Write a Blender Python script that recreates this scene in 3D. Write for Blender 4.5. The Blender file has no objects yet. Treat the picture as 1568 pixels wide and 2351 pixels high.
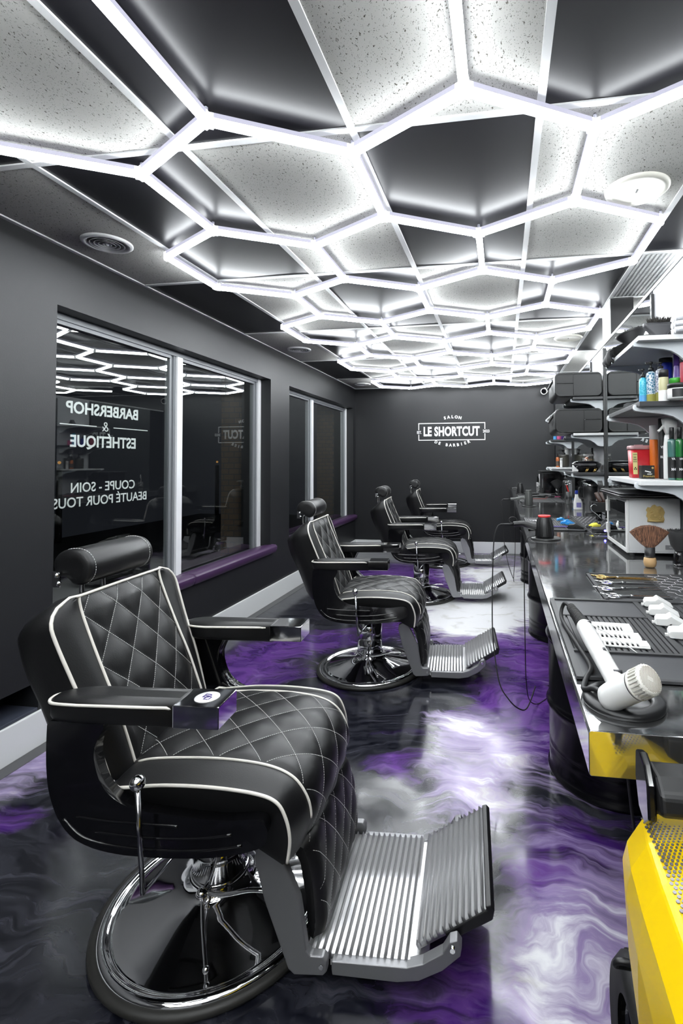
import bpy, math, random
from mathutils import Vector, Matrix, Euler
random.seed(7)
S = bpy.context.scene
PI = math.pi
# ---------------------------------------------------------------- camera, world, exposure
FPX, CX, CY = 1157.38, 972.11, 1024.12
YAW, PITCH, ROLL = .15419, .02956, .00556
CAMH = 1.343
_f = Vector((-math.sin(YAW)*math.cos(PITCH), math.cos(YAW)*math.cos(PITCH), math.sin(PITCH)))
_r = Vector((math.cos(YAW), math.sin(YAW), 0)); _d = _f.cross(_r)
_r2 = _r*math.cos(ROLL)+_d*math.sin(ROLL); _d2 = -_r*math.sin(ROLL)+_d*math.cos(ROLL)
cam_data = bpy.data.cameras.new('camera'); cam = bpy.data.objects.new('camera', cam_data)
S.collection.objects.link(cam)
cam.matrix_world = Matrix(((_r2.x, -_d2.x, -_f.x, 0), (_r2.y, -_d2.y, -_f.y, 0), (_r2.z, -_d2.z, -_f.z, CAMH), (0, 0, 0, 1)))
cam_data.sensor_fit = 'VERTICAL'; cam_data.sensor_height = 36.0; cam_data.sensor_width = 36.0
cam_data.lens = 36.0*FPX/2351.0
cam_data.shift_x = -(CX-784.0)/2351.0
cam_data.shift_y = (CY-1175.5)/2351.0
cam_data.clip_start = .02
S.camera = cam
LED = 42.0
S.view_settings.view_transform = 'Standard'; S.view_settings.look = 'None'
S.view_settings.gamma = 1.0; S.view_settings.exposure = 0.0
S.view_settings.use_curve_mapping = False
W = bpy.data.worlds.new('night'); S.world = W; W.use_nodes = True
W.node_tree.nodes['Background'].inputs[0].default_value = (.010, .011, .014, 1)
W.node_tree.nodes['Background'].inputs[1].default_value = 1.0
cy = S.cycles
cy.max_bounces = 8; cy.diffuse_bounces = 4; cy.glossy_bounces = 5; cy.transmission_bounces = 6; cy.transparent_max_bounces = 12
cy.sample_clamp_indirect = 4.0; cy.caustics_refractive = False; cy.caustics_reflective = False
cy.use_denoising = True
try: cy.use_light_tree = True
except Exception: pass
COL = S.collection

# ---------------------------------------------------------------- materials
MATS = {}
def mat(name, col=(.5, .5, .5), rough=.5, metal=0.0, emit=None, spec=.5, trans=0.0, alpha=1.0, ior=None, coat=0.0, bump=None, sheen=0.0):
    if name in MATS: return MATS[name]
    if not metal and not emit:   # pigment balance: blacks deep, saturated plastics a little down, whites kept
        k = .62 if max(col) < .12 else (.78 if max(col)-min(col) > .25 else 1.0)
        col = tuple(v*k for v in col)
    m = bpy.data.materials.new(name); m.use_nodes = True
    nt = m.node_tree; b = nt.nodes['Principled BSDF']
    b.inputs['Base Color'].default_value = (*col, 1); b.inputs['Roughness'].default_value = rough
    b.inputs['Metallic'].default_value = metal; b.inputs['Specular IOR Level'].default_value = spec
    if trans: b.inputs['Transmission Weight'].default_value = trans
    if alpha < 1: b.inputs['Alpha'].default_value = alpha
    if ior: b.inputs['IOR'].default_value = ior
    if coat: b.inputs['Coat Weight'].default_value = coat; b.inputs['Coat Roughness'].default_value = .05
    if sheen: b.inputs['Sheen Weight'].default_value = sheen
    if emit:
        b.inputs['Emission Color'].default_value = (*emit[0], 1); b.inputs['Emission Strength'].default_value = emit[1]
    if bump:   # (scale, strength, distance)
        tc = nt.nodes.new('ShaderNodeTexCoord'); n = nt.nodes.new('ShaderNodeTexNoise'); bp = nt.nodes.new('ShaderNodeBump')
        n.inputs['Scale'].default_value = bump[0]; n.inputs['Detail'].default_value = 4
        bp.inputs['Strength'].default_value = bump[1]; bp.inputs['Distance'].default_value = bump[2]
        nt.links.new(tc.outputs['Object'], n.inputs['Vector']); nt.links.new(n.outputs['Fac'], bp.inputs['Height'])
        nt.links.new(bp.outputs['Normal'], b.inputs['Normal'])
    MATS[name] = m
    return m
class NT:
    def __init__(s, m): s.t = m.node_tree; s.n = s.t.nodes; s.l = s.t.links
    def new(s, kind): return s.n.new(kind)
    def link(s, a, b): s.l.new(a, b)
    def math(s, op, a, b=None, clamp=False):
        nd = s.n.new('ShaderNodeMath'); nd.operation = op; nd.use_clamp = clamp
        for i, x in enumerate((a, b)):
            if x is None: continue
            if isinstance(x, (int, float)): nd.inputs[i].default_value = x
            else: s.l.new(x, nd.inputs[i])
        return nd.outputs[0]
    def mix(s, fac, a, b):
        nd = s.n.new('ShaderNodeMix'); nd.data_type = 'RGBA'
        for x, i in ((fac, 0), (a, 6), (b, 7)):
            if isinstance(x, (int, float)): nd.inputs[i].default_value = x
            elif isinstance(x, tuple): nd.inputs[i].default_value = (*x, 1)
            else: s.l.new(x, nd.inputs[i])
        return nd.outputs[2]
    def ramp(s, x, lo, hi, a=0.0, b=1.0):
        nd = s.n.new('ShaderNodeMapRange'); nd.interpolation_type = 'SMOOTHSTEP'
        s.l.new(x, nd.inputs[0]); nd.inputs[1].default_value = lo; nd.inputs[2].default_value = hi
        nd.inputs[3].default_value = a; nd.inputs[4].default_value = b
        return nd.outputs[0]
    def noise(s, vec, scale, detail=4, rough=.5, dist=0.0):
        nd = s.n.new('ShaderNodeTexNoise'); nd.inputs['Scale'].default_value = scale; nd.inputs['Detail'].default_value = detail
        nd.inputs['Roughness'].default_value = rough; nd.inputs['Distortion'].default_value = dist
        if vec is not None: s.l.new(vec, nd.inputs['Vector'])
        return nd

leather = mat('black_leather', (.0065, .0065, .0072), .40, bump=(420, .35, .0006), spec=.42)
leather_soft = mat('black_leather_soft', (.0065, .0065, .0072), .44, bump=(300, .4, .0008), spec=.38)
piping_m = mat('white_piping', (.72, .69, .63), .45)
thread = mat('white_thread', (.62, .62, .60), .6)
gloss_black = mat('gloss_black', (.004, .004, .005), .12, coat=.5)
satin_black = mat('satin_black', (.010, .010, .011), .38)
matte_black = mat('matte_black', (.012, .012, .013), .6)
chrome = mat('chrome', (.82, .82, .83), .05, 1.0)
chrome_dark = mat('chrome_dark', (.42, .42, .44), .12, 1.0)
alu = mat('cast_aluminium', (.62, .62, .63), .34, .88, bump=(160, .15, .0008))
alu_matte = mat('matte_aluminium', (.27, .27, .28), .46, .8, bump=(260, .3, .0006))
rubber = mat('black_rubber', (.028, .027, .024), .55, bump=(90, .3, .001))
rubber_mat = mat('grey_rubber', (.040, .041, .044), .5)
rubber_dark = mat('dark_rubber', (.010, .010, .011), .6)
white_frame = mat('white_window_frame', (.72, .73, .74), .35)
grey_seal = mat('grey_window_seal', (.16, .17, .18), .4)
white_paint = mat('white_paint', (.70, .71, .71), .4)
white_lam = mat('white_laminate', (.78, .79, .79), .3)
grey_lam = mat('grey_laminate', (.055, .056, .06), .42)
white_bracket = mat('white_bracket', (.70, .74, .76), .35)
white_plastic = mat('white_plastic', (.80, .80, .78), .3)
cream_plastic = mat('cream_plastic', (.72, .70, .64), .38)
purple_vinyl = mat('purple_vinyl', (.085, .034, .112), .38, bump=(200, .3, .0006))
letter_white = mat('white_lettering', (.80, .80, .80), .5)
gold = mat('gold_metal', (.75, .50, .18), .25, 1.0)
gold_paint = mat('gold_paint', (.55, .40, .15), .40, .35)
wood = mat('pale_wood', (.60, .38, .17), .45)
bristle = mat('brown_bristle', (.16, .075, .045), .55, bump=(900, .6, .001))
bristle_black = mat('black_bristle', (.006, .006, .007), .7)
red_pl = mat('red_plastic', (.55, .02, .03), .35)
red_bright = mat('bright_red_plastic', (.75, .03, .03), .35)
orange_pl = mat('orange_label', (.75, .16, .01), .4)
yellow_pl = mat('yellow_gloss', (.92, .62, .003), .24, spec=.35)
yellow_lab = mat('yellow_label', (.92, .85, .36), .5)
cyan_pl = mat('cyan_plastic', (.02, .33, .48), .35)
blue_lt = mat('light_blue_plastic', (.10, .38, .75), .35)
blue_pl = mat('blue_plastic', (.02, .05, .42), .3)
bluegel = mat('bright_blue_plastic', (.03, .32, .80), .3)
purple_pl = mat('purple_plastic', (.13, .05, .36), .35)
green_pl = mat('green_plastic', (.07, .50, .05), .35)
green_liq = mat('green_liquid', (.015, .13, .03), .12, coat=.5)
olive_liq = mat('olive_liquid', (.30, .29, .07), .12, coat=.5)
paleyel = mat('pale_yellow_liquid', (.62, .59, .34), .25)
navy_liq = mat('navy_liquid', (.015, .03, .09), .12, coat=.5)
teal_liq = mat('teal_liquid', (.05, .13, .12), .12, coat=.5)
frost = mat('frosted_clear', (.50, .53, .56), .2, coat=.4)
black_lab = mat('black_label', (.014, .014, .015), .4)
grey_dark_pl = mat('dark_grey_plastic', (.060, .060, .066), .45)
grey_dryer = mat('grey_dryer_shell', (.10, .105, .10), .4)
brown_pl = mat('brown_plastic', (.07, .03, .02), .35)
towel_m = mat('white_towel', (.80, .81, .84), .9, bump=(260, .8, .003))
fur = mat('brown_fur', (.05, .045, .04), .9, bump=(350, .9, .004))
clear_pl = mat('clear_plastic', (.85, .86, .88), .08, trans=.85, ior=1.3)
led_white = mat('led_tube', (.9, .9, .9), .4, emit=((.93, .97, 1.0), LED))
led_house = mat('led_housing', (.62, .62, .72), .35)
led_back = mat('led_tube_back', (.06, .06, .07), .5, emit=((.66, .66, .82), .92))
blue_led = mat('blue_indicator', (.1, .1, 1), .4, emit=((.12, .10, 1.0), 14))
yel_led = mat('yellow_indicator', (.9, .85, .1), .4, emit=((.9, .8, .1), .25))
warm_lamp = mat('warm_lamp', (.9, .8, .5), .4, emit=((1.0, .88, .60), 7))
street_lamp = mat('street_glow', (.9, .5, .1), .4, emit=((1.0, .5, .12), .35))

def brick_mat():
    m = mat('night_brick', (.10, .075, .055), .9); t = NT(m)
    tc = t.new('ShaderNodeTexCoord'); mp = t.new('ShaderNodeMapping'); mp.inputs['Rotation'].default_value = (PI/2, 0, 0)
    b = t.new('ShaderNodeTexBrick'); b.inputs['Scale'].default_value = 4.5
    b.inputs['Color1'].default_value = (.09, .06, .04, 1); b.inputs['Color2'].default_value = (.07, .05, .035, 1); b.inputs['Mortar'].default_value = (.04, .04, .04, 1)
    t.link(tc.outputs['Object'], mp.inputs[0]); t.link(mp.outputs[0], b.inputs[0]); t.link(b.outputs[0], t.n['Principled BSDF'].inputs['Base Color'])
    return m
def wall_mat():
    m = mat('black_wall_paint', (.030, .031, .034), .46, spec=.32); t = NT(m); b = t.n['Principled BSDF']
    tc = t.new('ShaderNodeTexCoord'); n = t.noise(tc.outputs['Object'], 1.3, 3)
    t.link(t.mix(n.outputs['Fac'], (.0100, .0105, .0120), (.0140, .0145, .0160)), b.inputs['Base Color'])
    n2 = t.noise(tc.outputs['Object'], 160, 4); bp = t.new('ShaderNodeBump'); bp.inputs['Strength'].default_value = .25; bp.inputs['Distance'].default_value = .001
    t.link(n2.outputs['Fac'], bp.inputs['Height']); t.link(bp.outputs[0], b.inputs['Normal'])
    return m
def tile_mat():
    m = mat('white_fissured_tile', (.6, .6, .57), .85, spec=.2); t = NT(m); b = t.n['Principled BSDF']
    tc = t.new('ShaderNodeTexCoord')
    mp = t.new('ShaderNodeMapping'); mp.inputs['Scale'].default_value = (1, .6, 1); t.link(tc.outputs['Object'], mp.inputs[0])
    n1 = t.noise(mp.outputs[0], 150, 3, .6, .5); n2 = t.noise(mp.outputs[0], 330, 2, .5)
    n3 = t.noise(tc.outputs['Object'], 9, 2)
    big = t.ramp(n1.outputs['Fac'], .615, .65); small = t.ramp(n2.outputs['Fac'], .64, .68)
    f = t.math('MAXIMUM', big, t.math('MULTIPLY', small, .8))
    f = t.math('MULTIPLY', f, t.ramp(n3.outputs['Fac'], .25, .5, .55, 1.0))
    t.link(t.mix(f, (.46, .46, .435), (.085, .078, .062)), b.inputs['Base Color'])
    bp = t.new('ShaderNodeBump'); bp.inputs['Strength'].default_value = .6; bp.inputs['Distance'].default_value = .002
    t.link(t.math('SUBTRACT', 1.0, f), bp.inputs['Height']); t.link(bp.outputs[0], b.inputs['Normal'])
    return m
def steel_mat():
    m = mat('brushed_steel_top', (.60, .605, .61), .16, .96); t = NT(m); b = t.n['Principled BSDF']
    tc = t.new('ShaderNodeTexCoord'); n2 = t.noise(tc.outputs['Object'], 5, 5, .6, .6); n3 = t.noise(tc.outputs['Object'], 60, 3, .6)
    t.link(t.math('ADD', t.ramp(n2.outputs['Fac'], .35, .70, .045, .085), t.ramp(n3.outputs['Fac'], .3, .7, 0, .03)), b.inputs['Roughness'])
    t.link(t.mix(t.ramp(n2.outputs['Fac'], .3, .7), (.66, .665, .67), (.80, .80, .80)), b.inputs['Base Color'])
    return m
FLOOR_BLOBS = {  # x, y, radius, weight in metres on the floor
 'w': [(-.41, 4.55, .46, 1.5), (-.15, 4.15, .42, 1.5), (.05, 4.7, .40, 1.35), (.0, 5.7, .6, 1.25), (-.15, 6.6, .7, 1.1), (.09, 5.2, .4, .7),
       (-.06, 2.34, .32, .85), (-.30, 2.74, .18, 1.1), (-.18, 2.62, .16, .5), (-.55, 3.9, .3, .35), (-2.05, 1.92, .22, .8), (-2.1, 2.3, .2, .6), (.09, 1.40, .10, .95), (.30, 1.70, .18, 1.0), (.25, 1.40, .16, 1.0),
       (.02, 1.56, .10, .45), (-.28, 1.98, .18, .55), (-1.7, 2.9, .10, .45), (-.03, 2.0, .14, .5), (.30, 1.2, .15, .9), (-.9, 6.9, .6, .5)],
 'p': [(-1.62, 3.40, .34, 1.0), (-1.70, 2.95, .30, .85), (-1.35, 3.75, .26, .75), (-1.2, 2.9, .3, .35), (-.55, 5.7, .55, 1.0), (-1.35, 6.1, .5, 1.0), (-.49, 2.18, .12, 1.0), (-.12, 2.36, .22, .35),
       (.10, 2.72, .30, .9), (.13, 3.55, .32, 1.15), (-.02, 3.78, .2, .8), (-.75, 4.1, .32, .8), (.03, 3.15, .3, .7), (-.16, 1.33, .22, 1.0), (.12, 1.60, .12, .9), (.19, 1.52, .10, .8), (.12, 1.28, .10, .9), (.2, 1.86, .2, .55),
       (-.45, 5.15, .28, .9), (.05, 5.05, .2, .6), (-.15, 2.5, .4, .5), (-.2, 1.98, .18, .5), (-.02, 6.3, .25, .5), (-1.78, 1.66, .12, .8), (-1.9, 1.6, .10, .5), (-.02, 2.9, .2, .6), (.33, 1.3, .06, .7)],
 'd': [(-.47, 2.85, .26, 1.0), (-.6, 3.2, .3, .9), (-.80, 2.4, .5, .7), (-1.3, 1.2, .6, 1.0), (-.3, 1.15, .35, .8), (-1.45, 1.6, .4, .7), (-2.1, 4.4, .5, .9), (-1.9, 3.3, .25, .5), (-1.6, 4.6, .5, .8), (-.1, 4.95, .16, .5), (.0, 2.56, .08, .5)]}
def floor_mat():
    m = mat('marbled_epoxy', (.1, .1, .1), .13, coat=.0, spec=.6); t = NT(m); b = t.n['Principled BSDF']
    tc = t.new('ShaderNodeTexCoord')
    # large swirls push the coordinates about
    n0 = t.noise(tc.outputs['Object'], 1.1, 3, .55); n1 = t.noise(tc.outputs['Object'], 3.6, 3, .50, .3)
    vm = t.new('ShaderNodeVectorMath'); vm.operation = 'SUBTRACT'; t.link(n0.outputs['Color'], vm.inputs[0]); vm.inputs[1].default_value = (.5, .5, .5)
    v2 = t.new('ShaderNodeVectorMath'); v2.operation = 'SUBTRACT'; t.link(n1.outputs['Color'], v2.inputs[0]); v2.inputs[1].default_value = (.5, .5, .5)
    s1 = t.new('ShaderNodeVectorMath'); s1.operation = 'SCALE'; t.link(vm.outputs[0], s1.inputs[0]); s1.inputs['Scale'].default_value = .55
    s2 = t.new('ShaderNodeVectorMath'); s2.operation = 'SCALE'; t.link(v2.outputs[0], s2.inputs[0]); s2.inputs['Scale'].default_value = .30
    a1 = t.new('ShaderNodeVectorMath'); a1.operation = 'ADD'; t.link(s1.outputs[0], a1.inputs[0]); t.link(s2.outputs[0], a1.inputs[1])
    a2 = t.new('ShaderNodeVectorMath'); a2.operation = 'ADD'; t.link(tc.outputs['Object'], a2.inputs[0]); t.link(a1.outputs[0], a2.inputs[1])
    a3 = t.new('ShaderNodeVectorMath'); a3.operation = 'MULTIPLY'; t.link(a2.outputs[0], a3.inputs[0]); a3.inputs[1].default_value = (1, 1, 0)
    P = a3.outputs[0]
    def field(lst):
        tot = None
        for (x, y, r, w) in lst:
            d = t.new('ShaderNodeVectorMath'); d.operation = 'DISTANCE'; t.link(P, d.inputs[0]); d.inputs[1].default_value = (x, y, 0)
            g = t.ramp(d.outputs['Value'], r*1.7, r*.25, 0.0, w)
            tot = g if tot is None else t.math('ADD', tot, g)
        return tot
    fw, fp, fd = field(FLOOR_BLOBS['w']), field(FLOOR_BLOBS['p']), field(FLOOR_BLOBS['d'])
    def stretched(rot, sx, sy):
        st = t.new('ShaderNodeMapping'); st.inputs['Scale'].default_value = (sx, sy, 1); st.inputs['Rotation'].default_value = (0, 0, rot); t.link(P, st.inputs[0]); return st.outputs[0]
    vein = t.noise(stretched(.5, 1, 2.4), 2.6, 6, .56, .35); fine = t.noise(stretched(.9, 1, 5.0), 5, 7, .58, .35); wisp = t.noise(stretched(-.3, 1, 7), 3.0, 8, .62, .5)
    tone = t.noise(tc.outputs['Object'], 1.9, 5, .6, .5); hue = t.noise(stretched(.2, 1, 1.8), 3.6, 6, .58, .5)
    vv = t.math('SUBTRACT', vein.outputs['Fac'], .5); ff = t.math('SUBTRACT', fine.outputs['Fac'], .5); ww = t.math('SUBTRACT', wisp.outputs['Fac'], .5); hh = t.math('SUBTRACT', hue.outputs['Fac'], .5)
    w = t.math('ADD', fw, t.math('ADD', t.math('MULTIPLY', vv, 1.9), t.math('MULTIPLY', ff, 1.1)))
    w = t.math('SUBTRACT', t.math('ADD', w, t.math('MULTIPLY', ww, 1.2)), t.math('MULTIPLY', fd, .55))
    p = t.math('ADD', fp, t.math('ADD', t.math('MULTIPLY', t.math('SUBTRACT', tone.outputs['Fac'], .5), 1.0), t.math('MULTIPLY', hh, 2.6)))
    p = t.math('SUBTRACT', t.math('ADD', p, t.math('MULTIPLY', ww, .8)), t.math('MULTIPLY', fd, .40))
    base = t.mix(t.ramp(ff, -.16, .18), (.004, .0045, .008), (.026, .027, .036))
    c = t.mix(t.ramp(ww, .0, .24, 0, .6), base, (.085, .085, .11))
    pc = t.mix(t.ramp(hh, -.10, .16), (.135, .050, .27), (.040, .010, .115))
    pc = t.mix(t.ramp(ff, .00, .20, 0, .45), pc, (.22, .14, .34)); pc = t.mix(t.ramp(ww, -.02, -.20, 0, .6), pc, (.020, .010, .05))
    c = t.mix(t.ramp(p, .10, 1.0), c, pc)
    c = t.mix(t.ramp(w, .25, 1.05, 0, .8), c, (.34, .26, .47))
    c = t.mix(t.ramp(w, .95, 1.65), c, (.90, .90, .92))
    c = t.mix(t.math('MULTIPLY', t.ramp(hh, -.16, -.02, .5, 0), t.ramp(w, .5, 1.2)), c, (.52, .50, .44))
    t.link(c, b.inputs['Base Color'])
    t.link(t.ramp(vein.outputs['Fac'], .3, .7, .10, .20), b.inputs['Roughness'])
    bn = t.noise(tc.outputs['Object'], 5, 2); bp = t.new('ShaderNodeBump'); bp.inputs['Strength'].default_value = .25; bp.inputs['Distance'].default_value = .004
    t.link(bn.outputs['Fac'], bp.inputs['Height']); t.link(bp.outputs[0], b.inputs['Normal'])
    return m
def glass_mat(name, tint, refl):
    m = bpy.data.materials.new(name); m.use_nodes = True; t = NT(m); t.n.remove(t.n['Principled BSDF'])
    tr = t.new('ShaderNodeBsdfTransparent'); tr.inputs[0].default_value = (*tint, 1)
    gl = t.new('ShaderNodeBsdfGlossy'); gl.inputs['Roughness'].default_value = 0.0; gl.inputs[0].default_value = (.95, .97, .96, 1)
    lw = t.new('ShaderNodeLayerWeight'); lw.inputs['Blend'].default_value = .5     # Schlick's curve, the same from both sides of the pane
    F = t.math('ADD', .045, t.math('MULTIPLY', .955, t.math('POWER', lw.outputs['Facing'], 5.0)))
    mx = t.new('ShaderNodeMixShader'); t.link(t.math('MULTIPLY', F, refl, True), mx.inputs[0])
    t.link(tr.outputs[0], mx.inputs[1]); t.link(gl.outputs[0], mx.inputs[2])
    t.link(mx.outputs[0], t.n['Material Output'].inputs[0]); MATS[name] = m
    return m
def hair_strands(m, c1, c2):
    t = NT(m); b = t.n['Principled BSDF']; tc = t.new('ShaderNodeTexCoord'); mp = t.new('ShaderNodeMapping'); mp.inputs['Scale'].default_value = (420, 420, 14)
    t.link(tc.outputs['Object'], mp.inputs[0]); n = t.noise(mp.outputs[0], 1.0, 3); t.link(t.mix(t.ramp(n.outputs['Fac'], .35, .68), c1, c2), b.inputs['Base Color'])
hair_strands(bristle, (.055, .022, .012), (.27, .125, .065))
brick = brick_mat(); wallm = wall_mat(); tilem = tile_mat(); steel = steel_mat(); floorm = floor_mat()
pane = glass_mat('window_glass', (.93, .95, .94), 1.5)
jar_glass = glass_mat('jar_glass', (.86, .86, .84), 1.6)
black_tile = mat('black_gloss_tile', (.016, .016, .020), .34, spec=.26)
mirror_m = mat('mirror_silver', (.86, .90, .89), .0, 1.0)
drum_m = mat('black_drum_paint', (.0035, .0035, .005), .24, spec=.24, bump=(6, .15, .004))
floor_grey = mat('grey_floor_edge', (.085, .085, .09), .3)
# ---------------------------------------------------------------- mesh helpers
class MB:
    def __init__(s): s.v = []; s.f = []; s.s = []
    def add(s, vs, fs, smooth=False, M=None):
        o = len(s.v)
        if M is not None: vs = [M @ Vector(p) for p in vs]
        s.v += [tuple(p) for p in vs]; s.f += [tuple(i+o for i in f) for f in fs]; s.s += [smooth]*len(fs)
        return s
    def box(s, x0, x1, y0, y1, z0, z1, M=None):
        v = [(x, y, z) for x in (x0, x1) for y in (y0, y1) for z in (z0, z1)]
        return s.add(v, [(0, 1, 3, 2), (4, 6, 7, 5), (0, 4, 5, 1), (2, 3, 7, 6), (0, 2, 6, 4), (1, 5, 7, 3)], False, M)
    def prism(s, poly, axis, a, b, M=None, smooth=False):
        n = len(poly)
        def mk(p, h):
            return (h, p[0], p[1]) if axis == 'x' else ((p[0], h, p[1]) if axis == 'y' else (p[0], p[1], h))
        v = [mk(p, a) for p in poly]+[mk(p, b) for p in poly]
        s.add(v, [tuple(range(n))[::-1], tuple(range(n, 2*n))], False, M)
        o = len(s.v)-2*n
        for i in range(n):
            j = (i+1) % n; s.f.append((o+i, o+j, o+n+j, o+n+i)); s.s.append(smooth)
        return s
    def lathe(s, prof, n=32, M=None, smooth=True, cap=True, a0=0.0, a1=2*PI):
        full = abs(a1-a0-2*PI) < 1e-6; m = n if full else n+1
        v = []
        for (r, z) in prof:
            for i in range(m):
                a = a0+(a1-a0)*i/n; v.append((r*math.cos(a), r*math.sin(a), z))
        f = []
        for k in range(len(prof)-1):
            for i in range(n):
                j = (i+1) % m; f.append((k*m+i, k*m+j, (k+1)*m+j, (k+1)*m+i))
        s.add(v, f, smooth, M)
        if cap and full:
            o = len(s.v)-len(v)
            s.f.append(tuple(o+i for i in range(m))[::-1]); s.s.append(False)
            k = (len(prof)-1)*m; s.f.append(tuple(o+k+i for i in range(m))); s.s.append(False)
        return s
    def cyl(s, p0, p1, r0, r1=None, n=16):
        p0, p1 = Vector(p0), Vector(p1); r1 = r0 if r1 is None else r1
        d = p1-p0; q = Vector((0, 0, 1)).rotation_difference(d.normalized() if d.length else Vector((0, 0, 1)))
        return s.lathe([(r0, 0), (r1, d.length)], n, Matrix.Translation(p0) @ q.to_matrix().to_4x4())
    def ball(s, c, r, n=16, sc=(1, 1, 1)):
        prof = [(max(1e-5, math.cos(-PI/2+PI*i/n))*r, math.sin(-PI/2+PI*i/n)*r) for i in range(n+1)]
        return s.lathe(prof, n*2, Matrix.Translation(c) @ Matrix.Diagonal((*sc, 1)), cap=False)
    def tube(s, pts, r, n=8, closed=False, flat=1.0):
        pts = [Vector(p) for p in pts]; m = len(pts)
        rr = r if isinstance(r, (list, tuple)) else [r]*m
        v = []; up = None
        for i, p in enumerate(pts):
            if closed: t = pts[(i+1) % m]-pts[i-1]
            else: t = pts[min(i+1, m-1)]-pts[max(i-1, 0)]
            t = t.normalized() if t.length > 1e-9 else Vector((1, 0, 0))
            if up is None:
                up = Vector((0, 0, 1)) if abs(t.z) < .9 else Vector((0, 1, 0))
            up = (up-t*up.dot(t)); up = up.normalized() if up.length > 1e-6 else t.orthogonal().normalized()
            sd = t.cross(up)
            for k in range(n):
                a = 2*PI*k/n; v.append(p+(sd*math.cos(a)+up*math.sin(a)*flat)*rr[i])
        f = []
        for i in range(m if closed else m-1):
            a, b = i*n, ((i+1) % m)*n
            for k in range(n):
                j = (k+1) % n; f.append((a+k, a+j, b+j, b+k))
        s.add(v, f, True)
        if not closed:
            o = len(s.v)-len(v); s.f.append(tuple(o+k for k in range(n))[::-1]); s.f.append(tuple(o+(m-1)*n+k for k in range(n))); s.s += [False, False]
        return s
    def grid(s, fn, nu, nv, smooth=True, cu=False, cv=False):
        v = [fn(i/nu, j/nv) for i in range(nu+1) for j in range(nv+1)]
        f = [(i*(nv+1)+j, i*(nv+1)+j+1, (i+1)*(nv+1)+j+1, (i+1)*(nv+1)+j) for i in range(nu) for j in range(nv)]
        return s.add(v, f, smooth)
    def loft(s, rings, cap0=True, cap1=True, smooth=True):
        n = len(rings[0]); v = [p for r in rings for p in r]; f = []
        for k in range(len(rings)-1):
            for i in range(n):
                j = (i+1) % n; f.append((k*n+i, k*n+j, (k+1)*n+j, (k+1)*n+i))
        s.add(v, f, smooth); o = len(s.v)-len(v)
        if cap0: s.f.append(tuple(o+i for i in range(n))[::-1]); s.s.append(False)
        if cap1: s.f.append(tuple(o+(len(rings)-1)*n+i for i in range(n))); s.s.append(False)
        return s
    def xf(s, M): s.v = [tuple(M @ Vector(p)) for p in s.v]; return s
    def mesh(s, name, m):
        me = bpy.data.meshes.new(name); me.from_pydata(s.v, [], s.f)
        me.polygons.foreach_set('use_smooth', s.s)
        for x in (m if isinstance(m, (list, tuple)) else [m]): me.materials.append(x)
        me.update(); return me
    def build(s, name, m, parent=None, bevel=0.0, seg=2, loc=None, label=None, fix=True):
        me = s.mesh(name, m)
        if fix:
            import bmesh
            bm = bmesh.new(); bm.from_mesh(me); bmesh.ops.recalc_face_normals(bm, faces=bm.faces); bm.to_mesh(me); bm.free()
        o = bpy.data.objects.new(name, me); COL.objects.link(o)
        if parent is not None: o.parent = parent
        if loc is not None: o.location = loc
        if bevel:
            b = o.modifiers.new('bevel', 'BEVEL'); b.width = bevel; b.segments = seg; b.limit_method = 'ANGLE'; b.angle_limit = math.radians(40); b.harden_normals = False
        if label: o['label'] = label
        return o
def thing(name, label, cat, loc=(0, 0, 0), rz=0.0, group=None):
    o = bpy.data.objects.new(name, None); COL.objects.link(o); o.empty_display_size = .05
    o.location = loc; o.rotation_euler = (0, 0, rz); o['label'] = label; o['category'] = cat
    if group: o['group'] = group
    return o
def tag(o, label, cat, group=None):
    o['label'] = label; o['category'] = cat
    if group: o['group'] = group
    return o
def struct(o): o['kind'] = 'structure'; return o
def copy_tree(o, parent=None):
    kids = [c for c in COL.objects if c.parent == o]
    c = o.copy(); COL.objects.link(c)
    if parent is not None: c.parent = parent
    for k in kids: copy_tree(k, c)
    return c
def spline(pts, n=8, closed=False):
    pts = [Vector(p) if len(p) == 3 else Vector((p[0], p[1], 0)) for p in pts]; m = len(pts); out = []
    rng = m if closed else m-1
    for i in range(rng):
        if closed: p0, p1, p2, p3 = pts[i-1], pts[i], pts[(i+1) % m], pts[(i+2) % m]
        else: p0, p1, p2, p3 = pts[max(i-1, 0)], pts[i], pts[i+1], pts[min(i+2, m-1)]
        for k in range(n):
            t = k/n
            out.append(.5*((2*p1)+(-p0+p2)*t+(2*p0-5*p1+4*p2-p3)*t*t+(-p0+3*p1-3*p2+p3)*t**3))
    if not closed: out.append(pts[-1].copy())
    return out
def curve_fn(pts):
    sp = spline(pts, 16); L = [0]
    for a, b in zip(sp, sp[1:]): L.append(L[-1]+(b-a).length)
    tot = L[-1]
    def fn(u):
        d = max(0, min(1, u))*tot
        lo, hi = 0, len(L)-1
        while hi-lo > 1:
            mid = (lo+hi)//2
            if L[mid] <= d: lo = mid
            else: hi = mid
        t = (d-L[lo])/max(1e-9, L[hi]-L[lo]); return sp[lo].lerp(sp[hi], t)
    fn.length = tot
    return fn
def rrect(x0, x1, y0, y1, r, n=5):
    out = []
    for cx, cyy, a in ((x1-r, y0+r, -PI/2), (x1-r, y1-r, 0), (x0+r, y1-r, PI/2), (x0+r, y0+r, PI)):
        for i in range(n+1):
            b = a+PI/2*i/n; out.append((cx+r*math.cos(b), cyy+r*math.sin(b)))
    return out
def smooth(x, a, b):
    t = max(0, min(1, (x-a)/(b-a))); return t*t*(3-2*t)
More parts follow.
